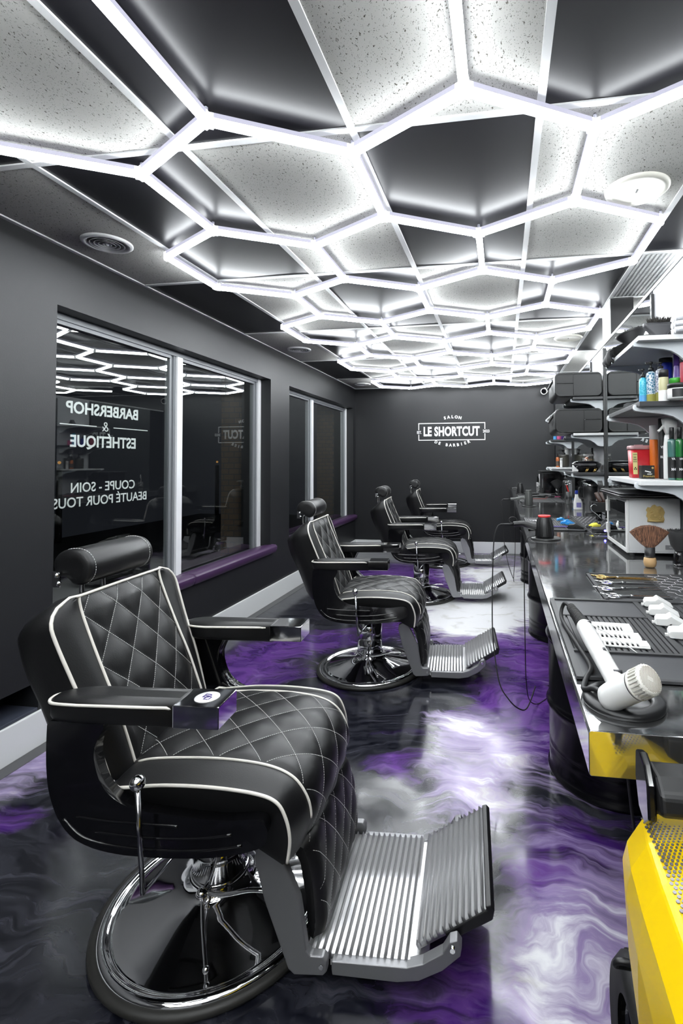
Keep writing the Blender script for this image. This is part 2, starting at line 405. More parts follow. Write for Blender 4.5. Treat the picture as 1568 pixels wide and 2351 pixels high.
def text_mb(s, size, M, bold=0.0, sx=1.0, depth=.0008, align='CENTER', space=1.0):
    c = bpy.data.curves.new('t', 'FONT'); c.body = s; c.size = size; c.offset = bold; c.extrude = depth; c.align_x = align; c.align_y = 'CENTER'; c.space_character = space; c.resolution_u = 3
    o = bpy.data.objects.new('t', c); COL.objects.link(o)
    dg = bpy.context.evaluated_depsgraph_get(); me = bpy.data.meshes.new_from_object(o.evaluated_get(dg))
    mb = MB(); Q = M @ Matrix.Diagonal((sx, 1, 1, 1))
    mb.add([v.co.copy() for v in me.vertices], [tuple(p.vertices) for p in me.polygons], False, Q)
    bpy.data.objects.remove(o); bpy.data.curves.remove(c); bpy.data.meshes.remove(me)
    return mb
def join(*mbs):
    r = MB()
    for m in mbs: r.add(m.v, m.f); r.s[-len(m.s):] = m.s if m.s else []
    return r
T = Matrix.Translation
def RX(a): return Matrix.Rotation(a, 4, 'X')
def RY(a): return Matrix.Rotation(a, 4, 'Y')
def RZ(a): return Matrix.Rotation(a, 4, 'Z')

# ---------------------------------------------------------------- the room
XL, XM, YB, YF, ZC = -2.2, .73, 7.4, -3.9, 2.44
XR = 3.2
struct(MB().box(XL-.02, XR, YF, YB, -.05, 0).build('floor', floorm))
struct(MB().box(XL-.02, XL+.085, YF, YB, 0, .0015).build('trim_3', floor_grey))
# ceiling: a checkerboard of fissured white and glossy black lay-in tiles
xs = [XL, -1.70, -1.09, -.48, .13, .74, 1.35, 1.96, 2.57, XR]
ys = [YF, -2.075, -.855, .365, 1.585, 2.805, 4.025, 5.245, 6.465, YB]
wt, bt = MB(), MB()
for i in range(len(xs)-1):
    for j in range(len(ys)-1):
        blackt = (i+j) % 2 == 1
        if i == 5 and j == 5: blackt = False
        g = .0115
        x0, x1, y0, y1 = xs[i]+g, xs[i+1]-g, ys[j]+g, ys[j+1]-g
        if i == 5 and j == 5: y0 = 3.55+g
        z = ZC+.006
        (bt if blackt else wt).box(x0, x1, y0, y1, z, z+.012)
ceil = wt.build('ceiling', tilem); struct(ceil)
struct(bt.build('ceiling', black_tile))
struct(MB().box(XL-.5, XR+.1, YF-.1, YB+.1, ZC+.02, ZC+.08).build('ceiling', white_paint))
tb = MB()
for x in xs[1:-1]: tb.box(x-.0125, x+.0125, YF, YB, ZC, ZC+.02)
for j, y in enumerate(ys[1:-1]):
    for i in range(len(xs)-1): tb.box(xs[i]+.0125, xs[i+1]-.0125, y-.0125, y+.0125, ZC+.0004, ZC+.02)
tb.box(xs[5]+.0125, xs[6]-.0125, 3.5375, 3.5625, ZC+.0004, ZC+.02)
tb.box(XL, XL+.022, YF, YB, ZC-.001, ZC+.02); tb.box(XL, XR, YB-.022, YB, ZC-.001, ZC+.02)
struct(tb.build('trim_1', white_paint))
# egg-crate return air grille in the ceiling beside the wall
g = thing('return_air_grille', 'white perforated return air grille in the ceiling above the mirror wall', 'air vent', (1.045, 3.18, ZC))
MB().box(-.29, .29, -.36, .36, .012, .016).build('backing', mat('grille_shadow', (.16, .16, .15), .8), g)
gm = MB()
for k in range(24): gm.box(-.29+.025*k-.006, -.29+.025*k+.006, -.36, .36, .003, .009)
for k in range(60): gm.box(-.29, .29, -.36+.0122*k-.0035, -.36+.0122*k+.0035, .003, .0085)
gm.build('grid', white_paint, g)
# left wall with two window openings
OP = [(2.20, 4.57, .50, 2.14), (5.0, 7.30, .50, 2.14)]
WT = .30
wl = MB()
wl.box(XL-WT, XL, 2.13, YB, 0, .50); wl.box(XL-WT, XL, YF, 2.13, 0, .165); wl.box(XL-WT, XL-.19, YF, 2.13, .165, .30); wl.box(XL-WT, XL, YF, 2.13, .30, .50); wl.box(XL-WT, XL, YF, YB, 2.14, ZC+.03)
wl.box(XL-WT, XL, YF, 2.20, .50, 2.14); wl.box(XL-WT, XL, 4.57, 5.0, .50, 2.14); wl.box(XL-WT, XL, 7.30, YB, .50, 2.14)
struct(wl.build('wall_left', wallm))
struct(MB().box(XL-WT, XR+.1, YB, YB+.1, 0, ZC+.03).build('wall_back', wallm))
struct(MB().box(XL-WT, XR+.1, YF-.1, YF, 0, ZC+.03).build('wall_front', mat('entrance_wall_paint', (.34, .34, .35), .6)))
struct(MB().box(XR, XR+.1, YF, YB, 0, ZC+.03).build('wall_right', wallm))
struct(MB().box(XL, XL+.016, YF, YB-.016, .0, .165).build('baseboard_left', white_paint, bevel=.003))
struct(MB().box(XL, XM, YB-.016, YB, .0, .165).build('baseboard_back', white_paint, bevel=.003))
# the mirror partition: white panels between the mirrors, dark below the worktop
PY = [-2.1, -.05, .40, .97, 1.395, 2.04, 2.564, 3.733, 4.25, 5.41, 5.93, 7.09, 7.4]
pm = MB()
pm.box(XM+.012, XM+.10, YF, YB, .875, 2.16)
struct(MB().box(.80, .86, YF, YB, 0, .874).build('wall_base', wallm))
struct(pm.build('wall_partition', wallm))
pw = MB()
for a, b in ((1.395, 2.564), (3.733, 4.25), (5.41, 5.93)): pw.box(XM+.001, XM+.0118, a+.006, b-.006, .95, 2.168)
struct(pw.build('trim_4', mat('pale_panel', (.50, .51, .53), .3)))
struct(MB().box(XM-.004, XM+.104, 1.4, YB, 2.1605, 2.178).build('trim_2', white_paint, bevel=.002))
MIR = [(2.564, 3.733, 'wide frameless mirror behind the towel warmer and mug on the worktop'), (4.25, 5.41, 'wide frameless mirror between the second and third shelf bays'), (5.93, 7.09, 'wide frameless mirror nearest the back wall')]
for a, b, lb in MIR:
    t = thing('wall_mirror', lb, 'mirror', (XM, a, .95), group='wide mirrors along the worktop')
    MB().box(0, .010, .004, b-a-.004, .0, 1.21).build('mirror_glass', mirror_m, t)
    MB().box(-.0012, .0118, .004, b-a-.004, 1.2085, 1.213).box(-.0012, .0118, .0005, .004, 0, 1.21).build('edge', chrome_dark, t)
# painted column rising behind the partition
struct(MB().box(XM+.010, XM+.160, 3.56, 3.80, 2.179, ZC).build('trim_5', matte_black))
struct(MB().box(XM+.004, XM+.0098, 3.555, 3.80, 2.179, ZC).build('trim_6', white_paint))

shaded_frame = mat('shaded_window_head', (.20, .21, .22), .4)  # head of the white frame, the lintel's shadow put into its colour
def window(n, y0, y1, ym0, ym1, letters=False):
    """frame: white outer profile, grey gasket, one mullion; the glass 12 cm back from the wall face"""
    z0, z1 = .50, 2.14; xf = XL-.10
    t = bpy.data.objects.new('window_%d' % n, None); COL.objects.link(t); t.location = (XL-.12, y0, z0); struct(t)
    L, H = y1-y0, z1-z0; a, b = ym0-y0, ym1-y0; e = .035
    MB().box(-.05, .02, 0, .02, 0, H).build('left_jamb', white_frame, t)
    MB().box(-.05, .02, L-.048, L, 0, H).build('right_jamb', white_frame, t, bevel=.002)
    MB().box(-.05, .02, b-.062, b, .02, H-e).build('mullion', white_frame, t, bevel=.003)
    MB().box(-.05, .012, .02, L-.048, H-e, H).build('head', shaded_frame, t, bevel=.002)
    MB().box(-.05, .012, .02, b-.062, 0, .02).box(-.05, .012, b, L-.048, 0, .02).build('sill_bead', grey_seal, t)
    for (p, q) in ((.02, b-.062), (b, L-.048)):
        gs = MB(); e0, e1 = -.045, .003
        gs.box(e0, e1, p, p+.010, .02, H-e); gs.box(e0, e1, q-.022, q, .02, H-e); gs.box(e0, e1-.010, q-.050, q-.022, .02, H-e); gs.box(e0, e1, p+.010, q-.050, H-e-.022, H-e)
        gs.build('gasket', grey_seal, t)
        MB().box(-.022, -.018, p+.010, q-.050, .02, H-e-.022).build('pane', pane, t)
    return t
w1 = window(1, 2.20, 4.57, 3.23, 3.36)
w2 = window(2, 5.00, 7.30, 5.80, 5.95)
# lettering on the outside of the glass, so it reads backwards from in here
LM = Matrix(((0, 0, 1, 0), (-1, 0, 0, 0), (0, 1, 0, 0), (0, 0, 0, 1)))   # text x -> -Y (mirrored seen from inside), text y -> Z
LMm = Matrix(((0, 0, -1, 0), (-1, 0, 0, 0), (0, 1, 0, 0), (0, 0, 0, 1)))
def wl_text(s, y, z, size, bold, sx): return text_mb(s, size, T((-.024, y-2.20, z-.50)) @ LM, bold, sx)
tt = join(wl_text('BARBERSHOP', 2.685, 1.648, .092, .0022, 1.0), wl_text('ESTHÉTIQUE', 2.69, 1.462, .092, .0022, .97),
          wl_text('&', 2.685, 1.555, .085, -.001, 1.0))
tt.add(MB().box(-.0245, -.0235, 2.37-2.2, 2.62-2.2, 1.553-.5, 1.558-.5).v, MB().box(0, 1, 0, 1, 0, 1).f)
tt.add(MB().box(-.0245, -.0235, 2.75-2.2, 3.05-2.2, 1.553-.5, 1.558-.5).v, MB().box(0, 1, 0, 1, 0, 1).f)
tt.build('lettering', letter_white, w1, label='bold white shop lettering on the glass, reversed from inside', fix=False)
t2 = join(wl_text('COUPE - SOIN', 2.69, 1.202, .077, .0008, 1.0), wl_text('BEAUTÉ POUR TOUS', 2.69, 1.122, .077, .0008, 1.0))
t2.build('lettering', letter_white, w1, label='thin white service lettering on the glass, reversed from inside', fix=False)
# dark street beyond the glass
struct(MB().box(-2.75, -2.5, 4.63, 4.76, -.1, 2.6).box(-2.75, -2.5, 7.25, 7.5, -.1, 2.6).build('wall_outside', brick, bevel=.004))
struct(MB().box(-9, -2.5, -4, 14, -.3, -.2).build('ground', mat('asphalt', (.02, .02, .021), .9)))
for (x, y, z, lb) in ((-8.5, 8.6, 1.35, 'small orange street light glowing beyond the lettered window'), (-8.2, 13.6, 1.35, 'small orange street light seen through the right pane beside the brick')):
    t = thing('street_light', lb, 'street light', (x, y, -.2), group=None)
    MB().lathe([(.06, 0), (.05, z+.1)], 10).build('pole', matte_black, t); MB().ball((0, 0, z+.2), .030).build('lamp_globe', street_lamp, t)
# padded purple window seats
for (y0, y1, lb) in ((2.2, 4.57, 'purple vinyl cushion on the sill of the lettered window'), (5.0, 7.30, 'purple vinyl cushion on the far window sill')):
    t = thing('sill_cushion', lb, 'window seat cushion', (XL, y0, .50))
    ym = (y1-y0)*.47
    for (a, b) in ((-.0, ym), (ym, y1-y0+.06)):
        poly = [(-.115, .0), (-.115, .035), (-.05, .048), (.0, .050), (.035, .046), (.052, .030), (.050, .0), (.035, -.028), (.004, -.034), (.004, .0)]
        def ring(y, k): return [(-.03+(p[0]+.03)*k, y, .01+(p[1]-.01)*k) for p in poly]
        MB().loft([ring(a+.002, .80), ring(a+.008, .95), ring(a+.03, 1), ring(b-.03, 1), ring(b-.008, .95), ring(b-.002, .80)]).build('pad', purple_vinyl, t, bevel=.006, seg=3)
# low ledge at the foot of the wall beside the first window
lg = thing('floor_ledge', 'slate-blue ledge board in the wall recess behind the nearest chair', 'ledge', (XL, 1.0, .165))
MB().box(-.188, .004, -2.5, 1.125, .001, .016).build('board', mat('slate_vinyl', (.060, .068, .095), .35), lg, bevel=.003)
MB().box(-.188, -.120, -2.5, 1.00, .017, .055).build('step', mat('slate_vinyl', (.060, .068, .095), .35), lg, bevel=.003)
# wall logo on the back wall
sg = MB(); WB = Matrix(((1, 0, 0, 0), (0, 0, -1, YB-.0012), (0, 1, 0, 0), (0, 0, 0, 1)))
def bt_text(s, x, z, size, bold, sx, rot=0.0, space=1.0): return text_mb(s, size, Matrix(((1, 0, 0, x), (0, 0, -1, YB-.0012), (0, 1, 0, z), (0, 0, 0, 1))) @ RZ(rot), bold, sx, space=space)
cx0, cz0 = -.735, 1.775
parts = [bt_text('LE SHORTCUT', cx0+.0, cz0-.004, .185, .0075, .66, space=1.06)]
parts += [bt_text('EST.', -1.212, 1.765, .055, .0018, .72), bt_text('2023', -.222, 1.772, .055, .0018, .82, space=1.1)]
R0 = .42
for k, ch in enumerate('SALON'):
    a = (k-2)*.135; parts.append(bt_text(ch, -.715+R0*math.sin(a), 1.99-R0*(1-math.cos(a)), .058, .0026, 1.0, -a))
R1 = .62
for k, ch in enumerate('DE BARBIER'):
    if ch == ' ': continue
    a = (k-4.5)*.089; parts.append(bt_text(ch, -.72+R1*math.sin(a), 1.572+R1*(1-math.cos(a)), .058, .0026, 1.0, a))
fr = MB(); q0, q1 = YB-.002, YB-.0006
for (a, b, c, d) in ((-1.225, -.235, 1.893, 1.905), (-1.225, -.235, 1.645, 1.657), (-1.225, -1.213, 1.80, 1.893), (-1.225, -1.213, 1.657, 1.735), (-.247, -.235, 1.805, 1.893), (-.247, -.235, 1.657, 1.742)): fr.box(a, b, q0, q1, c, d)
sgn = thing('wall_sign', 'white vinyl salon logo on the black back wall', 'sign', (-.73, YB-.001, 1.77))
j = join(*parts, fr); j.xf(T((.73, -(YB-.001), -1.77))); j.build('lettering', letter_white, sgn, fix=False)

# ---------------------------------------------------------------- hexagon ceiling light
A = .4621; X0, Y0, ZL = -1.2966, .718, 2.400
HX = A*math.sqrt(3)/2
def node(row, i, far): return Vector((X0+i*HX, Y0+A*(1.5*row+(.5 if far else 0)), ZL))
def isfar(row, i): return (i+row) % 2 == 1 if row % 1 == 0 else False
# odd rows: even i are far nodes; even rows: odd i are far nodes
edges = []
for row in range(-5, 10):
    for i in range(-1, 5): edges.append((node(row, i, isfar(row, i)), node(row, i+1, isfar(row, i+1))))
    if row < 9:
        for i in range(-1, 6):
            if isfar(row, i): edges.append((node(row, i, True), node(row+1, i, False)))
t = thing('hexagon_light', 'white honeycomb LED tube light covering the main ceiling', 'ceiling light', (-.5, 3.6, ZL))
def tube_mesh(L):
    """the glowing diffuser: a U-shaped channel, round below"""
    r = .0145; pr = [(-r, .007)]+[(-r*math.cos(PI*k/10), -r*math.sin(PI*k/10)) for k in range(11)]+[(r, .007)]
    return MB().prism(pr, 'x', -L/2, L/2)
base_len = A-.030
tm = tube_mesh(base_len).mesh('tube', led_white)
hm = MB().prism([(-.0145, .0072), (.0145, .0072), (.0140, .023), (-.0140, .023)], 'x', -base_len/2, base_len/2).mesh('housing', led_back)
vis = sorted(edges, key=lambda e: -(e[0].y+e[1].y))
n_vis = 0; stuffm = MB(); nodes = {}
for (p, q) in vis:
    mid = (p+q)/2; d = (q-p); ang = math.atan2(d.y, d.x)
    for z in (p, q): nodes.setdefault((round(z.x, 3), round(z.y, 3)), []).append(ang if z is p else ang+PI)
    if n_vis < 98:
        o = bpy.data.objects.new('tube', tm); COL.objects.link(o); o.parent = t; o.location = mid-t.location; o.rotation_euler = (0, 0, ang)
        h = bpy.data.objects.new('housing', hm); COL.objects.link(h); h.parent = o
        n_vis += 1
    else:
        stuffm.add(tube_mesh(base_len).v, tube_mesh(base_len).f, True, T(mid-t.location) @ RZ(ang))
if stuffm.v:
    o = stuffm.build('tube', led_white, t); o['kind'] = 'stuff'
conn_m = mat('led_connector', (.3, .3, .32), .3, emit=((.93, .96, 1), 1.6))
for (x, y), angs in nodes.items():
    cm = MB()
    for a in angs: cm.box(.0, .022, -.0155, .0155, -.0140, .0215, RZ(a))
    cm.lathe([(.012, -.0145), (.014, .0), (.013, .020)], 10)
    c = cm.build('connector', conn_m, t, loc=Vector((x, y, ZL))-t.location)
    MB().cyl((0, 0, .020), (0, 0, ZC+.004-ZL), .006, n=8).build('standoff', led_house, c)
# the next hexagon run over the other side of the partition
t = thing('hexagon_light', 'white honeycomb LED tube light beyond the mirror partition', 'ceiling light', (2.0, 3.6, ZL))
om = MB()
for row in range(-1, 9):
    for i in range(-1, 3):
        p, q = node(row, i, isfar(row, i)), node(row, i+1, isfar(row, i+1)); off = Vector((2.30+HX, .15, 0))
        mid = (p+q)/2+off-t.location; ang = math.atan2((q-p).y, (q-p).x); om.add(tube_mesh(base_len).v, tube_mesh(base_len).f, True, T(mid) @ RZ(ang))
    if row < 8:
        for i in range(-1, 4):
            if isfar(row, i):
                p, q = node(row, i, True), node(row+1, i, False); mid = (p+q)/2+Vector((2.30+HX, .15, 0))-t.location
                om.add(tube_mesh(base_len).v, tube_mesh(base_len).f, True, T(mid) @ RZ(PI/2))
o = om.build('tube', led_white, t); o['kind'] = 'stuff'
# round louvred diffusers and flat round covers in the ceiling
for (x, y, lb) in ((-1.945, 2.225, 'round white louvred air vent above the lettered window'), (-1.955, 4.67, 'round white louvred air vent between the two windows'), (-1.955, 6.95, 'round white louvred air vent in the far left ceiling corner')):
    v = thing('ceiling_vent', lb, 'air vent', (x, y, ZC), group=None)
    MB().lathe([(.115, .006), (.115, .0), (.108, -.006), (.092, -.006), (.086, .002)], 40, cap=False).build('rim', white_paint, v)
    lv = MB()
    for k in range(4):
        r = .078-.019*k; lv.lathe([(r, -.006), (r-.010, .004), (r-.011, .004), (r-.002, -.007), (r, -.006)], 36, cap=False)
    lv.ball((0, 0, -.002), .010, 6); lv.build('louvre', white_paint, v)
    MB().lathe([(.088, .004), (.0001, .004)], 32, cap=False).build('throat', mat('vent_throat', (.20, .20, .20), .6), v)
for (x, y, lb) in ((.554, 2.132, 'flat round white ceiling cover nearest the camera'), (.60, 4.65, 'flat round white ceiling cover farther down the mirror side')):
    v = thing('ceiling_cover', lb, 'ceiling cover', (x, y, ZC))
    MB().lathe([(.125, .006), (.125, .0), (.116, -.008), (.100, -.009), (.096, -.003), (.0001, -.003)], 44, cap=False).build('disc', mat('cream_cover', (.62, .61, .54), .5), v)
    MB().box(-.003, .003, -.012, .012, -.0045, -.003).build('slot', matte_black, v)
sc = thing('security_camera', 'small white security camera in the far right ceiling corner', 'security camera', (.62, 7.32, 2.33))
MB().cyl((0, .08, .05), (0, 0, .02), .02).build('bracket', white_plastic, sc)
MB().cyl((0, .03, .0), (-.03, -.10, -.02), .042, .045, 24).build('housing', white_plastic, sc, bevel=.003)
MB().cyl((-.0302, -.1005, -.0201), (-.031, -.103, -.0206), .038, .034, 24).build('lens', gloss_black, sc)
# warm ceiling lamps at the entrance, behind the camera
for x in (-1.6, -.9, -.2):
    v = thing('entrance_lamp', 'small warm linear ceiling lamp by the entrance', 'ceiling light', (x, -3.3, ZC-.02), group='warm lamps by the entrance')
    MB().box(-.22, .22, -.03, .03, -.02, .015).build('housing', white_plastic, v); MB().box(-.20, .20, -.022, .022, -.023, -.0205).build('diffuser', warm_lamp, v)
# ---------------------------------------------------------------- barber chair
def dashes(mb, path_fn, nrm_fn, length, pitch=.0060, dash=.0040, r=.00055):
    n = int(length/pitch)
    for k in range(n):
        a = path_fn((k+.15)/n); b = path_fn((k+.15+dash/pitch)/n)
        if a is None or b is None: continue
        m = nrm_fn((k+.4)/n); d = (b-a)
        if d.length < 1e-6: continue
        s = d.normalized().cross(m)*r; u = m*r
        mb.add([a-s, a+s, a+s+u, a-s+u, b-s, b+s, b+s+u, b-s+u], [(0, 1, 2, 3), (4, 7, 6, 5), (0, 4, 5, 1), (1, 5, 6, 2), (2, 6, 7, 3), (3, 7, 4, 0)])
def quilt(a, b, P1, P2):
    """puff height 0..1 for a diamond quilt; a, b in metres, P1 x P2 the diamond's diagonals"""
    u = (a/P1+b/P2); v = (a/P1-b/P2)
    du = abs(u-round(u)); dv = abs(v-round(v))
    return (math.sin(min(.5, du)*PI)**.75)*(math.sin(min(.5, dv)*PI)**.75)

SC = curve_fn([(-.165, .505), (-.145, .530), (-.10, .546), (0, .554), (.12, .556), (.23, .545), (.30, .517), (.340, .470), (.352, .420), (.342, .375)])
SE = curve_fn([(-.160, .500), (-.140, .514), (-.10, .520), (0, .530), (.12, .531), (.23, .522), (.285, .504), (.310, .465), (.320, .415), (.314, .360)])
def seat_pt(u, y, q=True):
    c = SC(u); e = SE(u); w = smooth(abs(y), .165, .282)
    p = c.lerp(e, w); d = (SC(min(1, u+.01))-SC(max(0, u-.01))); n = Vector((-d.y, 0, d.x)).normalized()
    P = Vector((p.x, y, p.y))
    h = 0.0
    if abs(y) < .198:
        h += .010*math.cos(y/.198*PI/2)
        if q: h += .0062*quilt(u*SC.length, y+.066, .132, .132)*smooth(.198-abs(y), 0, .02)
    else:
        h += .006*math.sin((abs(y)-.198)/(.282-.198)*PI)
    return P+n*h
def seat_n(u, y):
    a = seat_pt(min(1, u+.01), y, False)-seat_pt(max(0, u-.01), y, False); b = seat_pt(u, y+.004, False)-seat_pt(u, y-.004, False)
    return a.cross(b).normalized()*(1 if a.cross(b).z > -0.2 or True else -1)
BC = [(-.150, .50), (-.185, .60), (-.215, .68), (-.245, .745), (-.278, .82), (-.303, .88), (-.322, .93), (-.332, .968)]
BCf = curve_fn(BC)
HW = curve_fn([(.50, .240), (.60, .250), (.70, .258), (.78, .266), (.86, .275), (.93, .280), (.968, .276)])
def hw(u):
    z = BCf(u).y; t = (z-.50)/(.968-.50); h = HW(t).y
    if z > .895: k = min(1, (z-.895)/.0735); h -= .085*(1-math.sqrt(max(0, 1-k*k)))
    return h
IW = .178
def back_pt(u, v, q=True):
    p = BCf(u); h = hw(u); y = v*h
    d = (BCf(min(1, u+.01))-BCf(max(0, u-.01))); n = Vector((d.y, 0, -d.x)).normalized()
    off = 0
    ay = abs(y)
    if ay < IW:
        off += .014*math.cos(y/IW*PI/2)*smooth(1-u, 0, .1)
        if q: off += .0085*quilt(u*BCf.length, y+.0593, .150, .1187)*smooth(IW-ay, 0, .02)*smooth(1-u, 0, .05)
    elif h > IW+.005: off += .011*math.sin(min(1, (ay-IW)/(h-IW))*PI)
    wing = smooth(ay, IW, max(IW+.01, h))*.030*(1-.75*u)
    return Vector((p.x-wing, y, p.y))+n*off
def back_n(u, v):
    a = back_pt(min(1, u+.01), v, False)-back_pt(max(0, u-.01), v, False); b = back_pt(u, v+.02, False)-back_pt(u, v-.02, False)
    n = b.cross(a).normalized(); return n if n.x > 0 else -n
def vstack(x, y, z): return Vector((x, y, z))

def make_chair(label, loc, rz):
    t = thing('barber_chair', label, 'barber chair', loc, rz, 'barber chairs facing the mirrors')
    # --- base
    b = MB().lathe([(.322, .002), (.337, .004), (.341, .012), (.338, .022), (.328, .026), (.318, .024)], 72, cap=False).build('base_ring', rubber, t)
    MB().lathe([(.321, .020), (.320, .027), (.312, .033), (.302, .033), (.293, .029), (.287, .026), (.280, .0265), (.262, .031), (.20, .047), (.14, .065), (.105, .080), (.094, .090), (.088, .104), (.086, .108)], 96, cap=False).build('base', chrome, t)
    MB().lathe([(.079, .10), (.079, .371)], 48).lathe([(.084, .100), (.084, .118), (.079, .120)], 48, cap=False).build('column', chrome, t)
    MB().box(-.15, .17, -.13, .13, .372, .392).box(-.13, .13, -.20, .20, .392, .43).build('seat_plate', satin_black, t)
    MB().tube(spline([(.02, -.13, .378), (.07, -.15, .362), (.13, -.16, .362), (.23, -.17, .362)]), .011, 8).tube(spline([(.02, .13, .378), (.07, .15, .362), (.13, .16, .362), (.23, .17, .362)]), .011, 8).build('tilt_linkage', satin_black, t)
    pd = MB()
    pd.tube([(.005, -.088, .12), (.0, -.105, .118), (-.005, -.115, .115)], .012, 12)
    pd.tube(spline([(-.005, -.10, .118), (.07, -.115, .128), (.15, -.12, .150), (.22, -.12, .150)]), .0065, 10)
    pd.tube(spline([(.0, -.10, .112), (.02, -.14, .105), (.05, -.19, .082), (.09, -.25, .056)]), .0055, 10)
    pd.ball((0, -.108, .119), .017, 8).ball((.09, -.25, .056), .009, 6); pd.tube(spline([(.012, -.092, .14), (.03, -.085, .20), (.03, -.08, .28), (.02, -.075, .36)]), .004, 8)
    pd.build('pump_pedal', chrome, t)
    # --- seat
    NV, NU = 120, 104
    def sp(i, j): return seat_pt(i, -.282+.564*j)
    st = MB().grid(sp, NU, NV)
    for sgn in (-1, 1):
        ed = [seat_pt(k/40, sgn*.282) for k in range(41)]
        ring = ed+[Vector((.30, sgn*.278, .352)), Vector((.235, sgn*.272, .405)), Vector((.0, sgn*.270, .43)), Vector((-.15, sgn*.270, .44))]
        inner = [Vector((p.x*.97, sgn*.276, p.z-.004)) for p in ring]
        c = Vector((.08, sgn*.272, .47)); n = len(ring); st.add(ring+[c], [(i, (i+1) % n, n) for i in range(n)], True)
    st.add([(-.162, -.27, .44), (-.162, .27, .44), (-.165, .27, .50), (-.165, -.27, .50), (.31, -.27, .36), (.31, .27, .36), (.24, .27, .405), (.24, -.27, .405)], [(0, 1, 2, 3), (0, 1, 6, 7), (4, 5, 6, 7)])
    seat = st.build('seat', leather, t)
    pp = MB()
    for sgn in (-1, 1):
        pp = MB(); pp.tube([seat_pt(.07+.93*k/70, sgn*.198, False)+seat_n(.07+.93*k/70, sgn*.198)*.001 for k in range(66)], .0036, 8); pp.build('piping', piping_m, seat); pp = MB()
        pp.tube([Vector((-.158, sgn*.262, .519)), Vector((-.15, sgn*.275, .522))]+[seat_pt(.06+.94*k/70, sgn*.282, False) for k in range(71)], .0042, 8)
        pp.build('piping', piping_m, seat)
    ds = MB(); Ls = SC.length; HWY = .190
    for fam in (-1, 1):
        for k in range(-6, 12):
            # line: a/P + fam*(b)/P = k  ->  a = P*(k - fam*b/P), b = y+.066
            def pf(tt, k=k, fam=fam):
                y = -HWY+2*HWY*tt; a = .132*k-fam*(y+.066)
                if a < .03 or a > Ls-.004: return None
                return seat_pt(a/Ls, y)+seat_n(a/Ls, y)*.0007
            def nf(tt, k=k, fam=fam):
                y = -HWY+2*HWY*tt; a = .132*k-fam*(y+.066); return seat_n(max(0, min(1, a/Ls)), y)
            dashes(ds, pf, nf, 2*HWY*1.414)
    ds.build('stitching', thread, seat)
    # --- backrest
    bk = MB().grid(lambda i, j: back_pt(i, -1+2*j), 92, 104)
    def outl(f, g):
        pts = []
        for k in range(0, 33): u = k/32; pts.append((u, -1))
        for k in range(1, 24): pts.append((1, -1+2*k/24))
        for k in range(32, -1, -1): pts.append((k/32, 1))
        return pts
    uv = outl(0, 0)
    rear = curve_fn([(-.315, .50), (-.345, .60), (-.375, .69), (-.408, .775), (-.425, .857), (-.425, .90), (-.410, .935)])
    def ringp(kk, ysc, zd, ins):
        out = []
        for (u, v) in uv:
            p = back_pt(u, v, False); r = rear(u)
            R = Vector((r.x, p.y*ysc, r.y)); q = p.lerp(R, kk); q.y = p.y*(1+(ysc-1)*kk); q.z += zd*smooth(u, .8, 1)
            if ins: c = Vector((q.x, 0, .74)); q = Vector((q.x-ins*.3, q.y*(1-ins*1.2), .74+(q.z-.74)*(1-ins)))
            out.append(q)
        return out
    rings = [ringp(0, 1, 0, 0), ringp(.04, 1, .003, 0), ringp(.12, 1.02, .008, 0), ringp(.5, 1.03, .010, 0), ringp(.85, 1.01, .002, 0), ringp(.97, .98, -.006, .02), ringp(1.0, .96, -.012, .06), ringp(1.0, .95, -.014, .16)]
    bk.loft(rings, cap0=False, cap1=True)
    back = bk.build('backrest', leather_soft, t)
    pp = MB()
    pp.tube([back_pt(u, v, False)+back_n(min(.96, u), v*.98)*.002 for (u, v) in uv], .0045, 8)
    pp.build('piping', piping_m, back)
    for sgn in (-1, 1):
        pp = MB()
        pts = []
        for k in range(61):
            u = k/60
            iw = (IW+.004)-.012*smooth(u, .0, .6)*0; v = sgn*min(.99, iw/hw(u)); pts.append(back_pt(u, v, False)+back_n(min(.97, u), v)*.0015)
        pp.tube(pts, .0040, 8); pp.build('piping', piping_m, back)
    ds = MB(); Lb = BCf.length
    for fam in (-1, 1):
        for k in range(-4, 10):
            # a/.150 + fam*b/.1147 = k
            def pf(tt, k=k, fam=fam):
                y = -.174+.348*tt; a = .150*(k-fam*(y+.0593)/.1187)
                if a < .0 or a > Lb-.004: return None
                u = a/Lb; v = y/hw(u); return back_pt(u, v)+back_n(u, v)*.0009
            def nf(tt, k=k, fam=fam):
                y = -.174+.348*tt; a = max(0, min(Lb, .150*(k-fam*(y+.0593)/.1187))); u = a/Lb; return back_n(min(.98, u), y/hw(u))
            dashes(ds, pf, nf, .348*1.62)
    ds.build('stitching', thread, back)
    # --- headrest
    prof = [(-.062, -.020), (-.072, .010), (-.064, .036), (-.038, .052), (-.005, .053), (.026, .040), (.044, .012), (.044, -.018), (.030, -.040), (.008, -.052), (-.014, -.046), (-.030, -.030), (-.044, -.022)]
    sm_ = spline([(p[0], p[1]) for p in prof], 4, True)
    def hring(y, k): return [Vector((-.005+(p.x+.005)*k, y, (p.y)*k)) for p in sm_]
    hr = MB().loft([hring(-.146, .55), hring(-.145, .86), hring(-.142, .95), hring(-.136, 1.0), hring(.136, 1.0), hring(.142, .95), hring(.145, .86), hring(.146, .55)])
    HM = T((-.368, 0, 1.040)) @ RY(math.radians(-6))
    hr.xf(HM); head = hr.build('headrest', leather, t)
    hp = MB()
